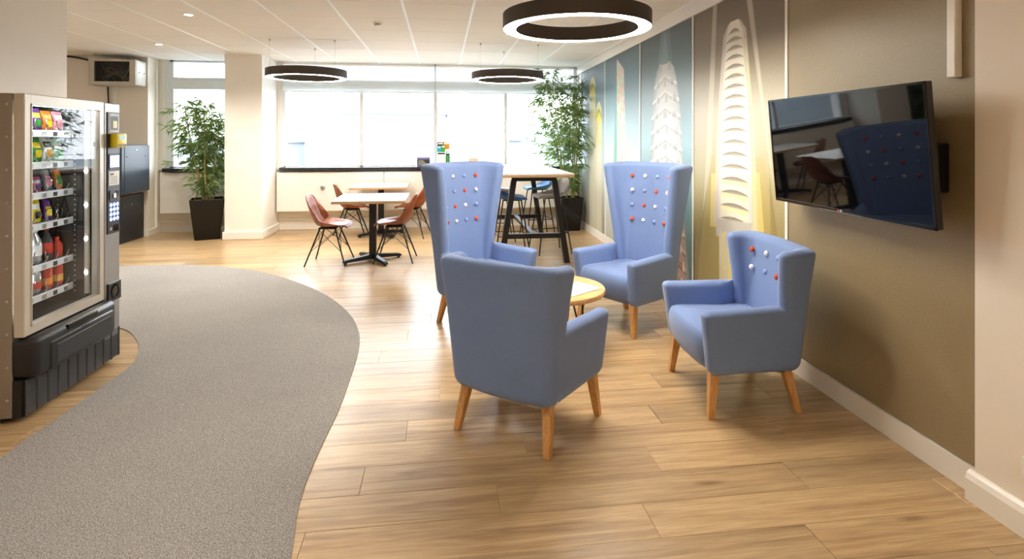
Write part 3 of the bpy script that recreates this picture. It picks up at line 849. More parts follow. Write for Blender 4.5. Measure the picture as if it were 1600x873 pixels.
# ================================================================== dining tables
def dining_table(loc, label):
    t = thing('dining_table', label, 'dining table', loc, 0, 'pedestal dining tables')
    MB().box(-0.40, 0.40, -0.42, 0.42, 0.738, 0.7505, 0.003, 1).build('table_top', 'laminate_white', t)
    MB().box(-0.398, 0.398, -0.418, 0.418, 0.715, 0.738, 0.002, 1).build('ply_core', 'ply_edge', t)
    MB().box(-0.04, 0.04, -0.04, 0.04, 0.05, 0.70, 0.005, 1).build('pedestal', 'black_metal', t)
    MB().box(-0.16, 0.16, -0.16, 0.16, 0.70, 0.715).build('mount_plate', 'black_metal', t)
    for k in range(4):
        a = PI/4-0.25+k*PI/2
        m = MB(); M = Matrix.Rotation(a, 4, 'Z')
        m.loft([[M @ Vector(p) for p in ((x, -wd, z0), (x, wd, z0), (x, wd*0.8, z1), (x, -wd*0.8, z1))] for x, wd, z0, z1 in ((0.0, 0.035, 0.03, 0.09), (0.10, 0.033, 0.03, 0.075), (0.33, 0.028, 0.02, 0.05), (0.36, 0.026, 0.02, 0.035))])
        fo = m.build('foot', 'black_metal', t)
        MB().lathe([(0.018, 0), (0.018, 0.016), (0.01, 0.022)], 12, (0.33*math.cos(a), 0.33*math.sin(a), 0)).build('glide', 'black_plastic', fo, True)
    return t
dining_table((-0.80, 6.62, 0), 'white-topped pedestal dining table nearer the carpet')
dining_table((-0.89, 8.35, 0), 'white-topped pedestal dining table against the window wall')

# ================================================================== dining chairs
def shell_grid(prof, halfw, side_lift, nu=18, nv=30, quilt=True, thick=0.014, qn=(6, 8)):
    """seat shell: prof = (y, z) rail from front lip up the back; halfw(t), side_lift(t) shape the cross section"""
    rail = crom([(0, a, b) for a, b in prof], 6); n = len(rail)
    cum = [0]
    for a, b in zip(rail, rail[1:]): cum.append(cum[-1]+(b-a).length)
    def at(t):
        d = t*cum[-1]
        for i in range(n-1):
            if d <= cum[i+1]+1e-9:
                u = (d-cum[i])/(cum[i+1]-cum[i]+1e-12); return rail[i].lerp(rail[i+1], u), (rail[i+1]-rail[i]).normalized()
        return rail[-1], (rail[-1]-rail[-2]).normalized()
    bm = bmesh.new(); V = []
    for j in range(nv+1):
        t = j/nv; p, d = at(t); nn = Vector((0, -d.z, d.y))
        if nn.z < 0 and t < 0.3: nn = -nn
        rowv = []
        hw = halfw(t); sl = side_lift(t)
        for i in range(nu+1):
            u = -1+2*i/nu
            q = 0
            if quilt:
                q = 0.008*(abs(math.sin((u+1)/2*PI*qn[0]))**0.4*abs(math.sin(t*PI*qn[1]))**0.4)
            pos = p+Vector((u*hw, 0, 0))+nn*(sl*abs(u)**2.6+q)
            rowv.append((pos, nn))
        V.append(rowv)
    top = [[bm.verts.new(p) for p, _ in r] for r in V]
    bot = [[bm.verts.new(p-nn*thick) for p, nn in r] for r in V]
    for j in range(nv):
        for i in range(nu):
            bm.faces.new((top[j][i], top[j][i+1], top[j+1][i+1], top[j+1][i]))
            bm.faces.new((bot[j][i], bot[j+1][i], bot[j+1][i+1], bot[j][i+1]))
    for j in range(nv):
        bm.faces.new((top[j][0], top[j+1][0], bot[j+1][0], bot[j][0])); bm.faces.new((top[j][nu], bot[j][nu], bot[j+1][nu], top[j+1][nu]))
    for i in range(nu):
        bm.faces.new((top[0][i], bot[0][i], bot[0][i+1], top[0][i+1])); bm.faces.new((top[nv][i], top[nv][i+1], bot[nv][i+1], bot[nv][i]))
    m = MB(); m.bm.free(); m.bm = bm
    return m
def ease_w(pts):
    xs = [p[0] for p in pts]; ys = [p[1] for p in pts]
    return lambda t: float(np.interp(t, xs, ys))
def dining_chair(loc, rz, label):
    t = thing('dining_chair', label, 'dining chair', loc, rz, 'tan leather dining chairs')
    hw = ease_w([(0, 0.13), (0.04, 0.18), (0.12, 0.21), (0.4, 0.225), (0.55, 0.22), (0.75, 0.20), (0.9, 0.17), (0.97, 0.13), (1, 0.09)])
    sl = ease_w([(0, 0.0), (0.1, 0.015), (0.3, 0.05), (0.5, 0.09), (0.65, 0.08), (0.85, 0.035), (1, 0.01)])
    sh = shell_grid([(-0.235, 0.425), (-0.20, 0.448), (-0.10, 0.442), (0.03, 0.432), (0.12, 0.455), (0.17, 0.53), (0.205, 0.64), (0.235, 0.75), (0.245, 0.785)], hw, sl)
    sh.build('seat_shell', 'tan_leather', t, True, 60)
    MB().box(-0.12, 0.12, -0.10, 0.10, 0.405, 0.421, 0.004, 1).build('mount_plate', 'black_metal', t)
    ft = {}
    for sx in (-1, 1):
        for sy in (-1, 1):
            a = (sx*0.10, sy*0.085, 0.41); b = (sx*0.215, sy*0.225, 0.003)
            ft[(sx, sy)] = (a, b)
            MB().tube([a, b], [0.010, 0.0085], 8).build('leg', 'brown_wire' if False else 'black_metal', t, True)
    def on(k, s): return tuple(lerp(ft[k][0][q], ft[k][1][q], s) for q in range(3))
    for a, b in (((-1, -1), (1, -1)), ((-1, 1), (1, 1)), ((-1, -1), (-1, 1)), ((1, -1), (1, 1))):
        MB().tube([on(a, 0.05), on(b, 0.62)], 0.0035, 6).build('brace', 'black_metal', t, True)
        MB().tube([on(b, 0.05), on(a, 0.62)], 0.0035, 6).build('brace', 'black_metal', t, True)
    return t
dining_chair((-1.28, 6.58, 0), PI/2-0.08, 'tan leather dining chair left of the nearer dining table')
dining_chair((-0.54, 6.62, 0), -PI/2-0.06, 'tan leather dining chair right of the nearer dining table')
dining_chair((-1.30, 8.25, 0), PI/2+0.35, 'tan leather dining chair left of the window-side table')
dining_chair((-0.42, 8.20, 0), -PI/2-0.25, 'tan leather dining chair right of the window-side table')

# ================================================================== high table and stools
ht = thing('high_table', 'tall white-topped bar table with black trestle frames', 'bar table', (1.055, 7.05, 0))
MB().box(-0.40, 0.40, -1.12, 1.12, 1.032, 1.05, 0.003, 1).build('table_top', 'laminate_white', ht)
MB().box(-0.398, 0.398, -1.118, 1.118, 1.008, 1.032, 0.002, 1).build('ply_core', 'ply_edge', ht)
for yy in (-0.80, 0.80):
    fr = MB()
    fr.box(-0.26, 0.26, yy-0.03, yy+0.03, 0.948, 1.008, 0.003, 1)
    f_ = fr.build('frame_head', 'black_metal', ht)
    for sx in (-1, 1):
        MB().loft([[(sx*x-0.032, yy-0.03, z), (sx*x+0.032, yy-0.03, z), (sx*x+0.032, yy+0.03, z), (sx*x-0.032, yy+0.03, z)] for x, z in ((0.385, 0.0), (0.235, 0.96))]).build('leg', 'black_metal', ht)
    MB().box(-0.33, 0.33, yy-0.028, yy+0.028, 0.29, 0.345, 0.003, 1).build('cross_rail', 'black_metal', ht)
MB().box(-0.03, 0.03, -0.78, 0.78, 0.30, 0.34, 0.003, 1).build('foot_rail', 'black_metal', ht)
def bar_stool(loc, rz, mat, label):
    t = thing('bar_stool', label, 'bar stool', loc, rz, 'bar stools at the high table')
    hw = ease_w([(0, 0.12), (0.06, 0.17), (0.2, 0.195), (0.5, 0.20), (0.7, 0.19), (0.85, 0.17), (0.95, 0.13), (1, 0.08)])
    sl = ease_w([(0, 0.0), (0.2, 0.012), (0.5, 0.045), (0.7, 0.05), (1, 0.015)])
    shell_grid([(-0.19, 0.705), (-0.16, 0.725), (-0.05, 0.722), (0.08, 0.722), (0.155, 0.75), (0.185, 0.82), (0.20, 0.90), (0.21, 0.935)], hw, sl, quilt=False, thick=0.03).build('seat_shell', mat, t, True, 60)
    ft = {}
    for sx in (-1, 1):
        for sy in (-1, 1):
            a = (sx*0.13, sy*0.11, 0.70); b = (sx*0.215, sy*0.215, 0.003); ft[(sx, sy)] = (a, b)
            MB().tube([a, b], 0.0085, 8).build('leg', 'black_metal', t, True)
        MB().tube([(sx*0.13, -0.11, 0.695), (sx*0.13, 0.11, 0.695)], 0.008, 8).build('seat_rail', 'black_metal', t, True)
    s = 0.62
    P = [tuple(lerp(ft[k][0][q], ft[k][1][q], s) for q in range(3)) for k in ((-1, -1), (1, -1), (1, 1), (-1, 1))]
    for a, b in zip(P, P[1:]+P[:1]): MB().tube([a, b], 0.006, 8).build('foot_bar', 'black_metal', t, True)
    return t
bar_stool((1.36, 6.85, 0), -PI/2+0.15, 'stool_grey', 'grey bar stool at the near right of the high table')
bar_stool((0.84, 6.68, 0), PI/2, 'stool_blue_dark', 'dark blue bar stool at the near left of the high table')
bar_stool((1.40, 8.0, 0), -PI/2+0.1, 'stool_blue', 'bright blue bar stool at the far right of the high table')
bar_stool((0.80, 7.75, 0), PI/2, 'stool_grey', 'grey bar stool at the far left of the high table')

# ================================================================== ring lamps
def ring_lamp(loc, R, h, label, wa=0.0, group='ring pendants'):
    t = thing('ring_pendant_lamp', label, 'pendant lamp', loc, 0, group)
    wd = 0.085 if R < 0.485 else 0.09
    MB().lathe([(R, 0.0), (R, h), (R-wd, h), (R-wd, 0.0), (R-wd+0.004, 0.0), (R-wd+0.004, h-0.006), (R-0.004, h-0.006), (R-0.004, 0.0)], 96, closed=True).build('housing', 'lamp_black', t, True, 40)
    MB().lathe([(R-0.005, 0.004), (R-0.005, 0.012), (R-wd+0.005, 0.012), (R-wd+0.005, 0.004)], 96, closed=True).build('diffuser', 'lamp_light', t, True, 40)
    for k in range(3):
        a = wa+2*PI*k/3; x, y = (R-wd/2)*math.cos(a), (R-wd/2)*math.sin(a)
        MB().tube([(x, y, h), (x, y, CEIL-loc[2])], 0.0012, 6).build('cable', 'steel_wire', t, True)
        MB().lathe([(0.008, CEIL-loc[2]-0.025), (0.012, CEIL-loc[2]-0.002), (0.0, CEIL-loc[2]-0.001)], 12, (x, y, 0)).build('ceiling_cap', 'steel_wire', t, True)
        MB().lathe([(0.006, h), (0.006, h+0.02), (0.0, h+0.022)], 10, (x, y, 0)).build('cable_grip', 'steel_wire', t, True)
    return t
ring_lamp((0.90, 3.62, 2.165), 0.495, 0.10, 'largest black ring pendant lamp, above the blue armchairs', 0.3)
ring_lamp((-1.665, 7.13, 2.185), 0.48, 0.10, 'black ring pendant lamp above the dining tables', PI/2)
ring_lamp((0.85, 7.10, 2.19), 0.465, 0.095, 'black ring pendant lamp above the high table', PI/2)

# ================================================================== ceiling fittings
def downlight(x, y, label, pw=1.6):
    t = thing('ceiling_downlight', label, 'downlight', (x, y, CEIL), 0, 'recessed ceiling downlights')
    MB().lathe([(0.032, -0.001), (0.036, -0.006), (0.052, -0.006), (0.056, -0.001), (0.056, 0.004), (0.032, 0.004)], 28, closed=True).build('trim_ring', 'skirting_white', t, True, 40)
    MB().lathe([(0, -0.0035), (0.033, -0.0035), (0.033, 0.003), (0, 0.003)], 24).build('lamp_disc', 'spot_light_disc', t, True, 40)
    ld = bpy.data.lights.new('downlight_lamp', 'SPOT'); ld.energy = SPOT_POWER*pw; ld.color = (1.0, 0.94, 0.84)
    ld.spot_size = math.radians(125); ld.spot_blend = 0.9; ld.shadow_soft_size = 0.05
    lo = bpy.data.objects.new('downlight_lamp', ld); COL.objects.link(lo); lo.parent = t; lo.location = (0, 0, -0.02)
downlight(-2.42, 5.66, 'lit recessed downlight nearer the camera, above the carpet')
downlight(-3.55, 7.48, 'lit recessed downlight near the network cabinet')
for x, y, pw, wh in [(-4.9, 7.0, 1.3, 'in the alcove behind the vending machine wall'), (-1.28, 1.6, 1.2, 'over the carpet near the camera'), (1.4, -0.4, 1.9, 'behind the camera by the right pier'), (-1.28, -0.8, 1.8, 'over the carpet behind the camera'), (0.3, -2.0, 1.6, 'farthest behind the camera')]:  # unseen lamps added to brighten the foreground and the alcove wall
    downlight(x, y, 'added out-of-view fill downlight in the ceiling '+wh, pw)
sd = thing('smoke_detector', 'round white smoke detector on the ceiling tiles', 'smoke detector', (-0.655, 5.80, CEIL))
MB().lathe([(0, -0.0), (0.05, 0.0), (0.05, -0.012), (0.04, -0.018), (0.038, -0.018), (0, -0.018)], 28).build('base', 'skirting_white', sd, True)
MB().lathe([(0.03, -0.018), (0.03, -0.026), (0, -0.026)], 24).build('vent', 'dark_plastic', sd, True)
MB().lathe([(0.036, -0.026), (0.036, -0.034), (0.026, -0.044), (0, -0.046)], 24).build('cap', 'skirting_white', sd, True)

# ================================================================== television
tv = thing('television', 'black flat screen television on a swivel bracket on the brown wall', 'television', (1.955, 2.525, 1.362), 0)
W2, H2 = 0.564, 0.300
R = Matrix.Rotation(math.radians(-2.2), 4, 'Z') @ Matrix.Rotation(math.radians(-5.0), 4, 'Y')
# local: screen faces -x, width along y
m = MB().box(0.0, 0.030, -W2, W2, -H2, H2, 0.004, 2, R); m.build('housing', 'black_plastic', tv)
m = MB().box(0.030, 0.062, -W2*0.75, W2*0.75, -H2*0.85, H2*0.5, 0.015, 2, R); m.build('back_bulge', 'black_plastic', tv)
bz = MB()
bz.box(-0.004, 0.002, -W2, W2, H2-0.010, H2, 0, 1, R); bz.box(-0.004, 0.002, -W2, W2, -H2, -H2+0.016, 0, 1, R)
bz.box(-0.004, 0.002, -W2, -W2+0.010, -H2, H2, 0, 1, R); bz.box(-0.004, 0.002, W2-0.010, W2, -H2, H2, 0, 1, R)
bz.build('bezel', 'black_gloss', tv)
k = NT('tv_screen'); k.b.inputs['Base Color'].default_value = rgb(5, 6, 9); k.b.inputs['Roughness'].default_value = 0.03; k.b.inputs['Specular IOR Level'].default_value = 0.28
nz = k.n('ShaderNodeTexNoise', i_Scale=3.0); k.l(k.ramp(nz.outputs[0], [(0, rgb(4, 5, 8)), (1, rgb(7, 8, 11))]), k.b.inputs['Base Color'])
MB().box(-0.0015, 0.002, -W2+0.009, W2-0.009, -H2+0.015, H2-0.009, 0, 1, R).build('screen', 'tv_screen', tv)
MB().box(-0.0055, -0.0035, -0.16, 0.16, -H2+0.0005, -H2+0.002, 0, 1, R).build('chrome_strip', 'chrome', tv)
TM = R @ Matrix.Translation((-0.0045, 0.0, -H2+0.0085)) @ Matrix(((0, 0, -1, 0), (-1, 0, 0, 0), (0, 1, 0, 0), (0, 0, 0, 1)))
text_obj('logo_letters', 'LG', 0.014, 'tape_white', tv, TM @ Matrix.Translation((0.008, 0, 0)))
lg = MB(); lg.lathe([(0, 0), (0.006, 0), (0.006, 0.0006), (0, 0.0006)], 18); me = lg.mesh('logo_disc'); me.transform(TM @ Matrix.Translation((-0.012, 0, 0))); me.materials.append(MATS['red'])
link('logo_disc', me, tv)
bw = WX(2.45)-1.955-0.0205
MB().box(bw-0.06, bw, -0.46, -0.02, -0.16, 0.05, 0.006, 1).build('wall_plate', 'black_metal', tv)
MB().bar((0.055, 0.0, 0.06), (bw-0.05, -0.12, 0.03), 0.04, 0.03, 0.003).build('bracket_arm', 'black_metal', tv)
MB().bar((0.055, 0.0, -0.06), (bw-0.05, -0.12, -0.10), 0.04, 0.03, 0.003).build('bracket_arm', 'black_metal', tv)
MB().box(0.05, 0.075, -0.2, 0.2, -0.15, 0.15, 0.004, 1, R).build('tilt_plate', 'black_metal', tv)
# ================================================================== bamboo in black planters
def bamboo(loc, rz, label, top_w, bot_w, ph, height, nstem, spread, nleaf, seed, culm, lean=(0, 0), lim=(-9, 9, -9, 9)):
    r = random.Random(seed)
    t = thing('potted_bamboo', label, 'potted plant', loc, rz)
    a, b = top_w/2, bot_w/2
    RM = Matrix.Translation(loc) @ Matrix.Rotation(rz, 4, 'Z')
    def sq(h, z, c=0.012):
        return [(-h+c, -h, z), (h-c, -h, z), (h, -h+c, z), (h, h-c, z), (h-c, h, z), (-h+c, h, z), (-h, h-c, z), (-h, -h+c, z)]
    MB().loft([sq(b-0.01, 0.0), sq(b, 0.012), sq(a, ph), sq(a-0.02, ph), sq(a-0.028, ph-0.05)]).build('pot', 'black_gloss', t)
    MB().loft([sq(a-0.035, ph-0.052), sq(a-0.03, ph-0.035)]).build('pebble_top', 'pebbles', t)
    fol = bmesh.new()
    def leaf(p, d, L, wd):
        d = d.normalized(); side = d.cross(Vector((r.uniform(-1, 1), r.uniform(-1, 1), r.uniform(-0.3, 1)))).normalized()
        q = [p, p+d*L*0.35+side*wd+Vector((0, 0, -L*0.02)), p+d*L*0.35-side*wd+Vector((0, 0, -L*0.02)), p+d*L*0.7+side*wd*0.6+Vector((0, 0, -L*0.09)), p+d*L*0.7-side*wd*0.6+Vector((0, 0, -L*0.09)), p+d*L+Vector((0, 0, -L*0.2))]
        if any(not (lim[0] < (RM @ x).x < lim[1] and lim[2] < (RM @ x).y < lim[3]) for x in q): return
        v = [fol.verts.new(x) for x in q]
        fol.faces.new((v[0], v[1], v[2])); fol.faces.new((v[1], v[3], v[4], v[2])); fol.faces.new((v[3], v[5], v[4]))
    twigs = MB(); per = nleaf//nstem
    for s in range(nstem):
        an = 2*PI*s/nstem+r.uniform(-0.4, 0.4); rr = r.uniform(0.02, 0.10)
        base = Vector((math.cos(an)*rr, math.sin(an)*rr, ph-0.05))
        H = height*r.uniform(0.82, 1.0)-ph
        tip = base+Vector((math.cos(an)*spread*r.uniform(0.3, 0.8)+lean[0], math.sin(an)*spread*r.uniform(0.3, 0.8)+lean[1], H))
        pts = []
        for k in range(9):
            u = k/8; p = base.lerp(tip, u); p.x += 0.03*math.sin(u*3+s)*u; p.y += 0.03*math.cos(u*2.5+s*2)*u; pts.append(p)
        MB().tube(pts, [lerp(0.012, 0.004, k/8) for k in range(9)], 7).build('stem', culm, t, True)
        ncl = per//7
        for c in range(ncl):
            u = 0.38+0.62*(c+0.5)/ncl+r.uniform(-0.03, 0.03) if c % 6 else r.uniform(0.05, 0.4)
            u = max(0.05, min(0.995, u)); i = min(7, int(u*8)); p = pts[i].lerp(pts[i+1], u*8-i)
            a2 = r.uniform(0, 2*PI); reach = r.uniform(0.06, 1.0)*spread*(0.35+0.75*math.sin(PI*min(1, max(0, (u-0.05)/1.0)))**0.7)
            e = p+Vector((math.cos(a2)*reach, math.sin(a2)*reach, r.uniform(0.0, 0.16)))
            ok_ = lim[0] < (RM @ e).x < lim[1] and lim[2] < (RM @ e).y < lim[3]
            if not ok_: e = p.lerp(e, 0.2)
            twigs.tube([p, p.lerp(e, 0.5)+Vector((0, 0, 0.03)), e], [0.0022, 0.0016, 0.001], 4)
            for q in range(7):
                w_ = r.uniform(0.45, 1.0); o = p.lerp(e, w_)+Vector((0, 0, 0.03*math.sin(PI*w_)))
                d = Vector((math.cos(a2)+r.uniform(-1, 1), math.sin(a2)+r.uniform(-1, 1), r.uniform(-0.9, 0.35)))
                leaf(o, d, r.uniform(0.09, 0.16), r.uniform(0.007, 0.012))
    m = MB(); m.bm.free(); m.bm = fol
    stuff(m.build('leaves', 'leaf_green', t))
    stuff(twigs.build('twigs', 'culm_green', t))
    return t
bamboo((-3.345, 8.42, 0), 0.35, 'bamboo plant in a tapered black pot by the left window', 0.44, 0.32, 0.575, 2.0, 7, 0.36, 3400, 3, 'culm', (-0.02, 0.02), (-4.2, -3.06, 7.9, 8.78))
bamboo((2.0, 8.50, 0), 0.05, 'tall bamboo plant in a black pot in the corner by the mural', 0.36, 0.28, 0.52, 2.44, 6, 0.46, 3800, 11, 'culm_green', (-0.12, -0.05), (1.2, 2.235, 7.8, 8.78))

# ================================================================== network cabinet and black wall cabinets
nc = thing('network_cabinet', 'grey wall-hung network cabinet with a smoked glass door full of cables', 'network cabinet', (-4.605, 8.40, 2.19))
hx, D, H = 0.305, 0.29, 0.365
MB().box(-hx, hx, 0.04, D, 0.0, 0.012).box(-hx, hx, 0.04, D, H-0.012, H).box(-hx, -hx+0.012, 0.04, D, 0, H).box(-hx, hx, D-0.01, D, 0, H).build('carcass', 'cabinet_grey', nc)
sp = MB().box(hx-0.012, hx, 0.03, D, 0.0, H, 0.006, 1).build('side_panel', 'cover_white', nc)
MB().box(hx-0.001, hx+0.003, 0.07, D-0.03, 0.04, H-0.04, 0.002, 1).build('side_door', 'cover_white', sp)
for yy in (0.09, 0.22): MB().box(hx+0.002, hx+0.007, yy, yy+0.015, 0.18, 0.20).build('latch', 'dark_plastic', sp)
d = MB()
d.box(-hx, -hx+0.075, 0, 0.04, 0.0, H); d.box(hx-0.075, hx, 0, 0.04, 0.0, H); d.box(-hx+0.075, hx-0.075, 0, 0.04, 0.0, 0.05); d.box(-hx+0.075, hx-0.075, 0, 0.04, H-0.03, H)
df = d.build('door_frame', 'cabinet_grey', nc)
MB().box(-hx+0.074, hx-0.074, 0.008, 0.012, 0.05, H-0.03).build('door_glass', 'smoked_glass', df)
MB().lathe([(0, 0), (0.008, 0), (0.008, 0.004), (0, 0.005)], 12).build('lock', 'chrome', df, True, loc=(hx-0.035, 0, 0.18), rot=(PI/2, 0, 0))
MB().box(-hx+0.02, hx-0.02, 0.10, 0.27, 0.02, H-0.02).build('patch_equipment', 'black_plastic', nc)
rr = random.Random(5)
for k, mt in enumerate(['teal', 'steel_wire', 'steel_wire', 'cabinet_grey', 'teal', 'red', 'steel_wire', 'yellow', 'cabinet_grey', 'teal']):
    x0, x1 = rr.uniform(-0.2, 0.2), rr.uniform(-0.2, 0.2)
    MB().tube([Vector(p) for p in crom([(x0, 0.095, rr.uniform(0.2, 0.3)), ((x0+x1)/2+0.03, 0.05, 0.16), (x1, 0.06, 0.10), (x1+0.02, 0.095, 0.06)], 5)], 0.004, 5).build('patch_cable', mt, nc, True)
for x, z, mt in ((0.17, 0.22, 'yellow'), (0.18, 0.12, 'yellow'), (-0.10, 0.24, 'tape_white'), (-0.10, 0.12, 'tape_white')):
    MB().box(x-0.012, x+0.012, 0.094, 0.10, z-0.008, z+0.008).build('port_light', mt, nc)
def cable(pts, rad, mat, label):
    tag(MB().tube(crom(pts, 8), rad, 8).build('cable', mat, None, True), label, 'cable')
cable([(-4.80, 8.66, 2.19), (-4.79, 8.67, 1.9), (-4.74, 8.67, 1.6), (-4.73, 8.67, 1.30)], 0.010, 'black_plastic', 'dark cable running down the wall below the network cabinet')
cable([(-4.93, 8.55, 2.44), (-4.97, 8.62, 2.50), (-5.04, 8.66, 2.56), (-5.2, 8.67, 2.60), (-5.35, 8.67, 2.62)], 0.014, 'black_plastic', 'dark cable looping from the network cabinet up to the ceiling')
tag(MB().box(-4.745, -4.685, 8.672, 8.6995, 0.9, 2.19, 0.004, 1).build('cable_trunking', 'cover_white'), 'white cable trunking below the network cabinet', 'trunking')
rt = thing('wireless_router', 'flat white router lying on top of the network cabinet', 'router', (-4.70, 8.55, 2.555))
MB().box(-0.14, 0.14, -0.07, 0.07, 0, 0.028, 0.012, 2).build('body', 'cover_white', rt, True)
MB().box(-0.135, 0.135, -0.072, -0.068, 0.010, 0.014).build('seam', 'cabinet_grey', rt)
rb = thing('power_adapter', 'small black adapter on top of the network cabinet', 'adapter', (-4.42, 8.55, 2.555))
MB().box(-0.06, 0.06, -0.04, 0.04, 0, 0.026, 0.006, 2).build('body', 'black_plastic', rb); MB().tube([(-0.06, 0, 0.012), (-0.09, 0.02, 0.008), (-0.11, 0.06, 0.006)], 0.004, 6).build('lead', 'black_plastic', rb, True)

def wall_cabinet(loc, wy, dx, h, mat, label, vertical_latches):
    """local: front faces +x, width along y, base z=0"""
    t = thing('steel_cabinet', label, 'cabinet', loc)
    MB().box(-dx, -0.02, 0, wy, 0, h, 0.004, 1).build('body', mat, t)
    d = MB().box(-0.02, 0.0, 0.006, wy-0.006, 0.006, h-0.006, 0.003, 1).build('door', mat, t)
    if vertical_latches:
        MB().box(-0.001, 0.004, 0.07, wy-0.07, 0.03, h-0.03, 0.002, 1).build('door_panel', mat, d)
        for yy in (0.11, wy-0.15):
            MB().box(0.003, 0.010, yy, yy+0.035, h-0.165, h-0.15).build('latch', 'black_plastic', d)
        MB().lathe([(0, 0), (0.011, 0), (0.011, 0.006), (0, 0.007)], 14).build('lock', 'chrome', d, True, loc=(0.003, wy/2, h-0.07), rot=(0, PI/2, 0))
    else:
        MB().box(-0.001, 0.0035, 0.10, wy-0.12, h-0.18, h-0.10, 0.002, 1).build('label_holder', mat, d)
        MB().lathe([(0, 0), (0.012, 0), (0.012, 0.006), (0, 0.007)], 14).build('lock', 'chrome', d, True, loc=(0.003, wy/2, h-0.14), rot=(0, PI/2, 0))
    for sy in (0.05, wy-0.05):
        for sx in (-dx+0.05, -0.08):
            if not vertical_latches: pass
    return t
wall_cabinet((-4.31, 7.98, 0.0), 0.68, 0.55, 0.655, 'cabinet_black', 'low black steel cabinet standing on the floor behind the vending machine', False)
wall_cabinet((-4.235, 7.94, 0.68), 0.72, 0.45, 0.665, 'cabinet_navy', 'dark blue black steel cabinet stacked above the low black one', True)
for yy in (8.0, 8.55): 
    pass
tag(MB().box(-4.83, -4.33, 7.99, 8.65, 0.655, 0.68, 0.003, 1).build('shelf_board', 'ply_edge'), 'thin board between the two stacked black cabinets', 'board')

# ================================================================== leaflets on the long sill
br = thing('leaflet_stand', 'clear stand of bright leaflets on the window sill behind the left wingback', 'leaflet stand', (0.03, 8.88, 0.99))
MB().box(-0.10, 0.10, -0.05, 0.06, 0, 0.006).box(-0.10, 0.10, 0.05, 0.055, 0, 0.36).build('stand', 'window_glass', br)
for (x0, x1, y, z0, z1, mt) in ((-0.095, 0.0, 0.044, 0.25, 0.39, 'dark_plastic'), (0.0, 0.098, 0.044, 0.27, 0.39, 'orange'), (-0.10, -0.035, 0.022, 0.16, 0.33, 'teal'), (-0.035, 0.03, 0.022, 0.16, 0.34, 'green'), (-0.10, 0.035, -0.01, 0.01, 0.23, 'paper'), (0.037, 0.1, -0.01, 0.01, 0.24, 'cabinet_navy')):
    lf = MB().box(x0, x1, y, y+0.004, z0, z1).build('leaflet', mt, br)
    MB().box(x0+0.01, x1-0.01, y-0.0008, y, z1-0.035, z1-0.012).build('print_band', 'black_plastic' if mt == 'paper' else 'paper', lf)
MB().box(0.045, 0.09, -0.0115, -0.0105, 0.03, 0.18).build('picture_block', 'green', br)
bx = thing('leaflet_box', 'small dark purple leaflet box on the sill left of the leaflet stand', 'box', (-0.285, 8.88, 0.99))
MB().box(-0.10, 0.10, -0.03, 0.03, 0, 0.15, 0.003, 1).build('body', 'lilac', bx)
MB().box(-0.10, 0.10, -0.0315, -0.0295, 0.02, 0.115).build('front_print', 'dark_plastic', bx)
for k in range(4): MB().box(-0.085, 0.06-0.02*k, -0.033, -0.0312, 0.03+0.02*k, 0.038+0.02*k).build('print_line', 'cabinet_grey', bx)
pc = thing('card_holder', 'small pale peach card holder on the sill right of the leaflet stand', 'card holder', (0.505, 8.88, 0.99))
MB().box(-0.07, 0.07, -0.02, -0.012, 0, 0.13, 0.002, 1).build('card', 'peach', pc); MB().box(-0.07, 0.07, -0.03, 0.03, 0, 0.012, 0.002, 1).build('foot', 'paper', pc)
# ================================================================== vending machine
# local frame: front plane x=0 facing +x, width along y from 0 (near) to VW, base z=0
VX, VY, VW, VH, VD = -2.08, 3.05, 0.83, 1.66, 0.80
vm = thing('vending_machine', 'tall grey glass-fronted snack vending machine at the left edge', 'vending machine', (VX, VY, 0))
sp = MB().box(-VD, -0.055, 0.0, 0.018, 0.03, VH, 0.003, 1).build('side_panel', 'vend_side', vm)
for xx in (-0.12,): 
    for k in range(10): MB().lathe([(0, 0), (0.007, 0), (0.006, 0.003), (0, 0.004)], 10).build('screw', 'steel_wire', sp, True, loc=(xx+0.045, 0, 0.12+0.165*k), rot=(PI/2, 0, 0))
for k in range(6): MB().lathe([(0, 0), (0.008, 0), (0.007, 0.003), (0, 0.0045)], 10).build('screw', 'steel_wire', sp, True, loc=(-0.175, 0, 0.16+0.275*k), rot=(PI/2, 0, 0))
MB().box(-VD, -0.055, VW-0.018, VW, 0.03, VH, 0.003, 1).build('side_panel', 'vend_side', vm)
MB().box(-VD, -VD+0.02, 0.018, VW-0.018, 0.03, VH).build('back_panel', 'vend_inside', vm)
MB().box(-VD, -0.055, 0.018, VW-0.018, VH-0.03, VH-0.001).build('top_panel', 'vend_side', vm)
MB().box(-VD, -0.10, 0.018, VW-0.018, 0.03, 0.44).build('lower_box', 'vend_inside', vm)
iw = MB().box(-VD+0.02, -0.10, 0.645, 0.665, 0.44, VH-0.03).build('inner_wall', 'vend_inside', vm)
ih = MB().box(-0.0012, 0.0012, -0.0015, 0.0, -0.0035, 0.0035).mesh('hole'); ih = None
hm = MB().lathe([(0, 0), (0.0035, 0), (0.0035, 0.001), (0, 0.001)], 8).mesh('slot_hole'); hm.materials.append(MATS['tape_white'])
for xx in (-0.155, -0.25):
    for k in range(34): link('slot_hole', hm, iw, (xx, 0.645, 0.50+k*0.031), (PI/2, 0, 0))
MB().box(-0.10, -0.09, 0.64, VW-0.02, 0.2, VH-0.04).build('column_back', 'vend_inside', vm)
for x, yy in ((-0.12, 0.06), (-0.12, VW-0.06), (-VD+0.08, 0.06), (-VD+0.08, VW-0.06)):
    MB().lathe([(0.022, 0), (0.022, 0.02), (0.012, 0.03), (0.012, 0.034)], 12, (x, yy, 0)).build('foot', 'black_plastic', vm, True)
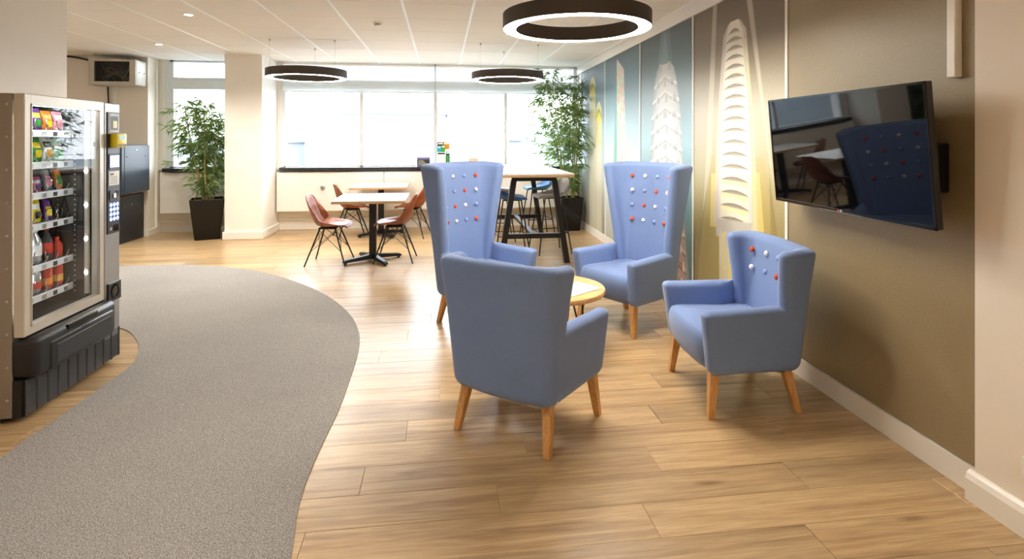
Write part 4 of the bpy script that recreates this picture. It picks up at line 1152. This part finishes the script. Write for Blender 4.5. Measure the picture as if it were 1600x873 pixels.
# door frame
fr = MB()
fr.box(-0.05, 0.0, 0.004, 0.052, 0.43, VH, 0.004, 1).box(-0.05, 0.0, 0.622, 0.664, 0.43, VH, 0.004, 1)
fr.box(-0.05, 0.0, 0.045, 0.63, 1.605, VH, 0.004, 1).box(-0.05, 0.0, 0.045, 0.63, 0.43, 0.478, 0.004, 1)
df = fr.build('door_frame', 'vend_frame', vm)
MB().box(-0.003, 0.003, -0.288, 0.288, 0.476, 1.606).build('door_glass', 'vend_glass', df, loc=(-0.022, 0.337, 0), rot=(0, 0, -math.radians(1.8)))
lt = MB().tube([(-0.068, 0.07, 1.617), (-0.068, 0.60, 1.617)], 0.012, 10).build('hidden_fill_tube', 'fill_tube_glow', vm, True)  # added behind the top of the frame to brighten the stock
MB().tube([(-0.085, 0.038, 0.52), (-0.085, 0.038, 1.56)], 0.010, 10).build('hidden_fill_tube', 'fill_tube_glow', vm, True)  # second added tube, hidden by the near side of the frame
fr2 = MB()
fr2.box(-0.003, 0.003, 0.050, 0.056, 0.474, 1.61).box(-0.003, 0.003, 0.618, 0.624, 0.474, 1.61).box(-0.003, 0.003, 0.05, 0.624, 1.603, 1.609).box(-0.003, 0.003, 0.05, 0.624, 0.474, 0.48)
fr2.build('glass_bead', 'vend_frame', df)
ls = MB().box(-0.075, -0.055, 0.600, 0.618, 0.49, 1.60).build('led_strip', 'vend_frame', df)
for k in range(5):
    MB().lathe([(0, 0), (0.010, 0), (0.008, 0.005), (0, 0.006)], 12).build('led', 'led', ls, True, loc=(-0.0655, 0.600, 0.62+0.205*k), rot=(PI/2, 0, 0))
# control column
cp = MB().box(-0.055, 0.0, 0.668, VW, 0.17, VH-0.004, 0.004, 1).build('control_column', 'vend_silver', vm)
pn = MB().box(-0.002, 0.006, 0.690, 0.822, 0.83, 1.60, 0.003, 1).build('control_panel', 'black_plastic', vm)
pl = MB().box(0.006, 0.0075, 0.705, 0.808, 1.475, 1.59).build('picture_label', 'paper', pn)
MB().box(0.0075, 0.0082, 0.715, 0.798, 1.485, 1.575).build('picture', 'dark_plastic', pn)
MB().box(0.0082, 0.0088, 0.745, 0.785, 1.50, 1.545).build('picture_patch', 'yellow', pn)
rd = MB().box(0.004, 0.05, 0.712, 0.822, 1.375, 1.465, 0.008, 2).build('card_reader', 'yellow', vm, True)
MB().box(0.0495, 0.0515, 0.73, 0.80, 1.425, 1.455).build('reader_display', 'mint', rd)
for k in range(4): MB().box(0.0495, 0.0515, 0.725+k*0.023, 0.741+k*0.023, 1.382, 1.398).build('reader_key', 'black_plastic', rd)
MB().box(0.005, 0.010, 0.70, 0.815, 1.235, 1.335, 0.002, 1).build('screen_hood', 'dark_plastic', pn)
MB().box(0.0098, 0.0108, 0.708, 0.806, 1.25, 1.325).build('display', 'screen_lit', pn)
MB().box(0.0108, 0.0114, 0.722, 0.785, 1.262, 1.298).build('display_text', 'screen_text', pn)
nl = MB().box(0.006, 0.0076, 0.702, 0.812, 1.135, 1.225).build('notice', 'paper', pn)
MB().box(0.0076, 0.008, 0.712, 0.75, 1.20, 1.212).build('notice_head', 'black_plastic', nl)
for k in range(5): MB().box(0.0076, 0.008, 0.712, 0.79+0.008*((k*3) % 3), 1.188-k*0.01, 1.191-k*0.01).build('notice_line', 'dark_plastic', nl)
MB().box(0.005, 0.011, 0.705, 0.81, 1.04, 1.105, 0.002, 1).build('coin_plate', 'dark_plastic', pn)
MB().box(0.0108, 0.012, 0.765, 0.80, 1.05, 1.10).build('coin_opening', 'black_gloss', pn)
MB().box(0.011, 0.016, 0.735, 0.765, 1.055, 1.085, 0.002, 1).build('coin_lever', 'steel_wire', pn)
for r_ in range(4):
    for c in range(3):
        o = MB().lathe([(0, 0), (0.0125, 0), (0.0125, 0.003), (0.010, 0.0045), (0, 0.0045)], 16).build('key', 'key_blue', pn, True, loc=(0.006, 0.722+c*0.035, 1.012-r_*0.030), rot=(0, PI/2, 0))
        ch = '123456789*0#'[r_*3+c]
        text_obj('key_digit', ch, 0.014, 'tape_white', o, Matrix.Translation((0, 0, 0.0047)) @ Matrix.Rotation(PI/2, 4, 'Z'))
MB().box(0.006, 0.008, 0.75, 0.805, 0.845, 0.885).build('note_slot', 'black_gloss', pn)
MB().lathe([(0, 0), (0.012, 0), (0.012, 0.002), (0, 0.002)], 14).build('lock', 'steel_wire', pn, True, loc=(0.006, 0.722, 0.862), rot=(0, PI/2, 0))
# coin return
cr = MB().box(-0.01, 0.012, 0.69, VW-0.002, 0.40, 0.52, 0.004, 1).build('coin_return', 'black_plastic', vm)
MB().lathe([(0.048, 0), (0.048, 0.004), (0.036, 0.006), (0.034, 0.002), (0.0, 0.002)], 28).build('coin_cup', 'black_gloss', cr, True, loc=(0.011, 0.76, 0.46), rot=(0, PI/2, 0))
# delivery flap
fl_ = MB().box(-0.10, 0.055, 0.006, 0.70, 0.215, 0.425, 0.035, 4).build('delivery_box', 'black_plastic', vm, True, 50)
MB().box(0.030, 0.062, 0.10, 0.655, 0.225, 0.375, 0.012, 3).build('delivery_flap', 'black_plastic', vm, True, 50)
fp = MB().box(0.060, 0.064, 0.145, 0.615, 0.245, 0.345, 0.002, 1).build('flap_panel', 'dark_plastic', vm)
MB().box(0.020, 0.0605, 0.24, 0.50, 0.385, 0.4165, 0.004, 1).build('finger_recess', 'black_gloss', vm)
text_obj('pull_lettering', 'PULL', 0.035, 'dark_plastic', vm, Matrix.Translation((0.0632, 0.38, 0.362)) @ Matrix(((0, 0, 1, 0), (1, 0, 0, 0), (0, 1, 0, 0), (0, 0, 0, 1))))
# grille base
gb = MB().box(-0.10, -0.012, 0.004, VW-0.004, 0.03, 0.215).build('grille_back', 'black_plastic', vm)
sl = MB()
for k in range(21): sl.box(-0.014, 0.002, 0.006, VW-0.006, 0.036+k*0.0085, 0.0405+k*0.0085)
stuff(sl.build('grille_slats', 'grille_grey', vm))
for k in range(11): MB().box(-0.013, 0.0035, 0.006+k*0.0806, 0.018+k*0.0806, 0.032, 0.214).build('grille_post', 'black_plastic', vm)
# shelves, price strips and spirals
SH = [1.475, 1.295, 1.125, 0.95, 0.72, 0.55]
lanes = [0.09, 0.19, 0.29, 0.395, 0.485, 0.575]
sm_ = None; spm = None
for si, z in enumerate(SH):
    s = MB().box(-0.72, -0.165, 0.03, 0.640, z-0.012, z-0.004).build('shelf', 'vend_silver', vm)
    MB().box(-0.168, -0.160, 0.03, 0.640, z-0.034, z+0.006, 0.002, 1).build('price_strip', 'tape_white', s)
    for k, y in enumerate(lanes):
        MB().box(-0.1602, -0.159, y-0.022, y+0.012, z-0.028, z-0.004).build('price_tag', 'steel_wire' if k % 2 else 'dark_plastic', s)
    rad = 0.039 if si < 4 else 0.041
    if si in (0, 4):
        pts = []
        for q in range(15*14+1):
            a = 2*PI*q/14; pts.append((-0.70+0.53*q/(15*14), rad*math.cos(a), rad+rad*math.sin(a)))
        spm = MB().tube(pts, 0.0023, 5).mesh('spiral', True); spm.materials.append(MATS['chrome'])
    for y in lanes: link('spiral', spm, vm, (0, y, z-0.002))
# ---- stock: every packet, bottle and can is a thing of its own
def wpos(x, y, z): return (VX+x, VY+y, z)
def bag(lane, shelf, w, h, d, mats, label, lean=0.12, xo=-0.205):
    z0 = SH[shelf]
    t = thing('snack_packet', label, 'snack', wpos(xo, lanes[lane], z0+0.004), 0, 'snacks in the vending machine')
    n, mrows = 12, 12; bm = bmesh.new(); grids = []
    for sgn in (1, -1):
        g = []
        for j in range(mrows+1):
            v = j/mrows; r = []
            for i in range(n+1):
                u = -1+2*i/n
                th = d/2*max(0, (1-abs(u)**2.5))**0.6*max(0, math.sin(PI*min(1, max(0, (v-0.06)/0.88))))**0.55
                r.append(bm.verts.new((sgn*th-lean*h*v+0.003*math.sin(9*u+7*v), u*w/2*(0.94+0.06*math.cos(2*PI*v)), v*h)))
            g.append(r)
        grids.append(g)
    for g in grids:
        for j in range(mrows):
            for i in range(n): bm.faces.new((g[j][i], g[j][i+1], g[j+1][i+1], g[j+1][i]))
    bmesh.ops.remove_doubles(bm, verts=bm.verts[:], dist=0.0006)
    m = MB(); m.bm.free(); m.bm = bm; b = m.build('packet', mats[0], t, True, 70)
    # printed band and blob wrapped on the front
    def patch(name, u0, u1, v0, v1, mt, off):
        bb = bmesh.new(); G = []
        for j in range(7):
            v = lerp(v0, v1, j/6); r = []
            for i in range(9):
                u = lerp(u0, u1, i/8)
                th = d/2*max(0, (1-abs(u)**2.5))**0.6*max(0, math.sin(PI*min(1, max(0, (v-0.06)/0.88))))**0.55
                r.append(bb.verts.new((th-lean*h*v+0.003*math.sin(9*u+7*v)+off, u*w/2*(0.94+0.06*math.cos(2*PI*v)), v*h)))
            G.append(r)
        for j in range(6):
            for i in range(8): bb.faces.new((G[j][i], G[j][i+1], G[j+1][i+1], G[j+1][i]))
        mm = MB(); mm.bm.free(); mm.bm = bb; return mm.build(name, mt, t, True, 70)
    patch('print_band', -0.8, 0.8, 0.58, 0.80, mats[1], 0.0012)
    patch('print_patch', -0.5, 0.55, 0.18, 0.48, mats[2], 0.0012)
    return t
def bar_pack(lane, shelf, w, h, mats, label, lean=0.25, tilt=0.12):
    z0 = SH[shelf]
    t = thing('snack_bar', label, 'snack', wpos(-0.20, lanes[lane], z0+0.004), 0, 'snacks in the vending machine')
    M = Matrix.Rotation(-tilt, 4, 'X') @ Matrix.Rotation(-lean, 4, 'Y')
    MB().box(-0.012, 0.012, -w/2, w/2, 0.012, h-0.012, 0.007, 2, M).build('wrapper', mats[0], t, True)
    MB().box(-0.0015, 0.0015, -w/2, w/2, 0.0, 0.014, 0, 1, M).box(-0.0015, 0.0015, -w/2, w/2, h-0.014, h, 0, 1, M).build('crimped_end', mats[0], t)
    MB().box(0.0118, 0.0128, -w/2+0.004, w/2-0.004, h*0.2, h*0.62, 0, 1, M).build('print_patch', mats[1], t)
def bottle(lane, shelf, r, h, mats, label, can=False):
    z0 = SH[shelf]
    t = thing('drink_can' if can else 'drink_bottle', label, 'drink', wpos(-0.215, lanes[lane], z0+0.004), 0, 'drinks in the vending machine')
    if can:
        MB().lathe([(0, 0.004), (r*0.7, 0.0), (r*0.82, 0.004), (r, 0.016), (r, h-0.018), (r*0.84, h-0.004), (r*0.80, h), (r*0.76, h-0.004), (0, h-0.004)], 22).build('can', mats[0], t, True, 40)
    else:
        MB().lathe([(0, 0.003), (r*0.8, 0.0), (r, 0.012), (r, h*0.58), (r*0.85, h*0.68), (r*0.42, h*0.84), (r*0.40, h*0.90), (0, h*0.90)], 22).build('bottle', mats[0], t, True, 40)
        MB().lathe([(r*0.46, h*0.88), (r*0.46, h*0.99), (r*0.40, h), (0, h)], 18).build('cap', mats[2], t, True, 40)
    MB().lathe([(r+0.0006, h*0.22), (r+0.0006, h*0.52)], 22).build('label_sleeve', mats[1], t, True, 40)
bag(3, 0, 0.082, 0.125, 0.04, ('purple', 'yellow', 'green'), 'purple and yellow snack packet on the top vending shelf')
bag(4, 0, 0.080, 0.115, 0.04, ('orange', 'gold_food', 'yellow'), 'orange snack packet on the top vending shelf')
bag(5, 0, 0.080, 0.115, 0.04, ('pink', 'tape_white', 'pink'), 'pink snack packet on the top vending shelf')
bag(3, 1, 0.082, 0.14, 0.045, ('green', 'yellow', 'yellow'), 'green and yellow snack packet on the second vending shelf')
mc = bag(4, 1, 0.088, 0.145, 0.045, ('tape_white', 'dark_plastic', 'gold_food'), 'white crisp packet with dark lettering band on the second vending shelf')
text_obj('lettering', 'McCOY', 0.024, 'tape_white', mc, Matrix.Translation((0.0125, 0, 0.097)) @ Matrix(((0, 0, 1, 0), (1, 0, 0, 0), (0, 1, 0, 0), (0, 0, 0, 1))))
bag(5, 1, 0.080, 0.13, 0.04, ('mint', 'tape_white', 'green'), 'mint green snack packet on the second vending shelf')
bar_pack(4, 2, 0.045, 0.135, ('silver_foil', 'pink'), 'silver and pink snack bar on the third vending shelf')
bar_pack(5, 2, 0.045, 0.135, ('orange', 'green'), 'orange and green snack bar on the third vending shelf')
bag(3, 2, 0.08, 0.085, 0.03, ('red', 'tape_white', 'navy'), 'red and white snack packet on the third vending shelf')
bag(3, 3, 0.080, 0.135, 0.035, ('yellow', 'tape_white', 'dark_plastic'), 'bright yellow snack packet on the fourth vending shelf')
bar_pack(4, 3, 0.05, 0.13, ('purple', 'yellow'), 'purple and yellow snack bar on the fourth vending shelf')
bottle(3, 4, 0.034, 0.20, ('silver_foil', 'tape_white', 'tape_white'), 'silver drink bottle on the fifth vending shelf')
bottle(4, 4, 0.033, 0.195, ('dark_plastic', 'red', 'red'), 'dark drink bottle with a red cap on the fifth vending shelf')
bottle(5, 4, 0.030, 0.12, ('red', 'red', 'red'), 'short red drink bottle on the fifth vending shelf')
bottle(3, 5, 0.032, 0.125, ('silver_foil', 'red', 'red'), 'silver drink can with a red band on the bottom vending shelf', True)
bottle(4, 5, 0.033, 0.13, ('red', 'orange', 'red'), 'red drink can on the bottom vending shelf, left one', True)
bottle(5, 5, 0.033, 0.13, ('red', 'gold_food', 'red'), 'red and gold drink can on the bottom vending shelf, right one', True)
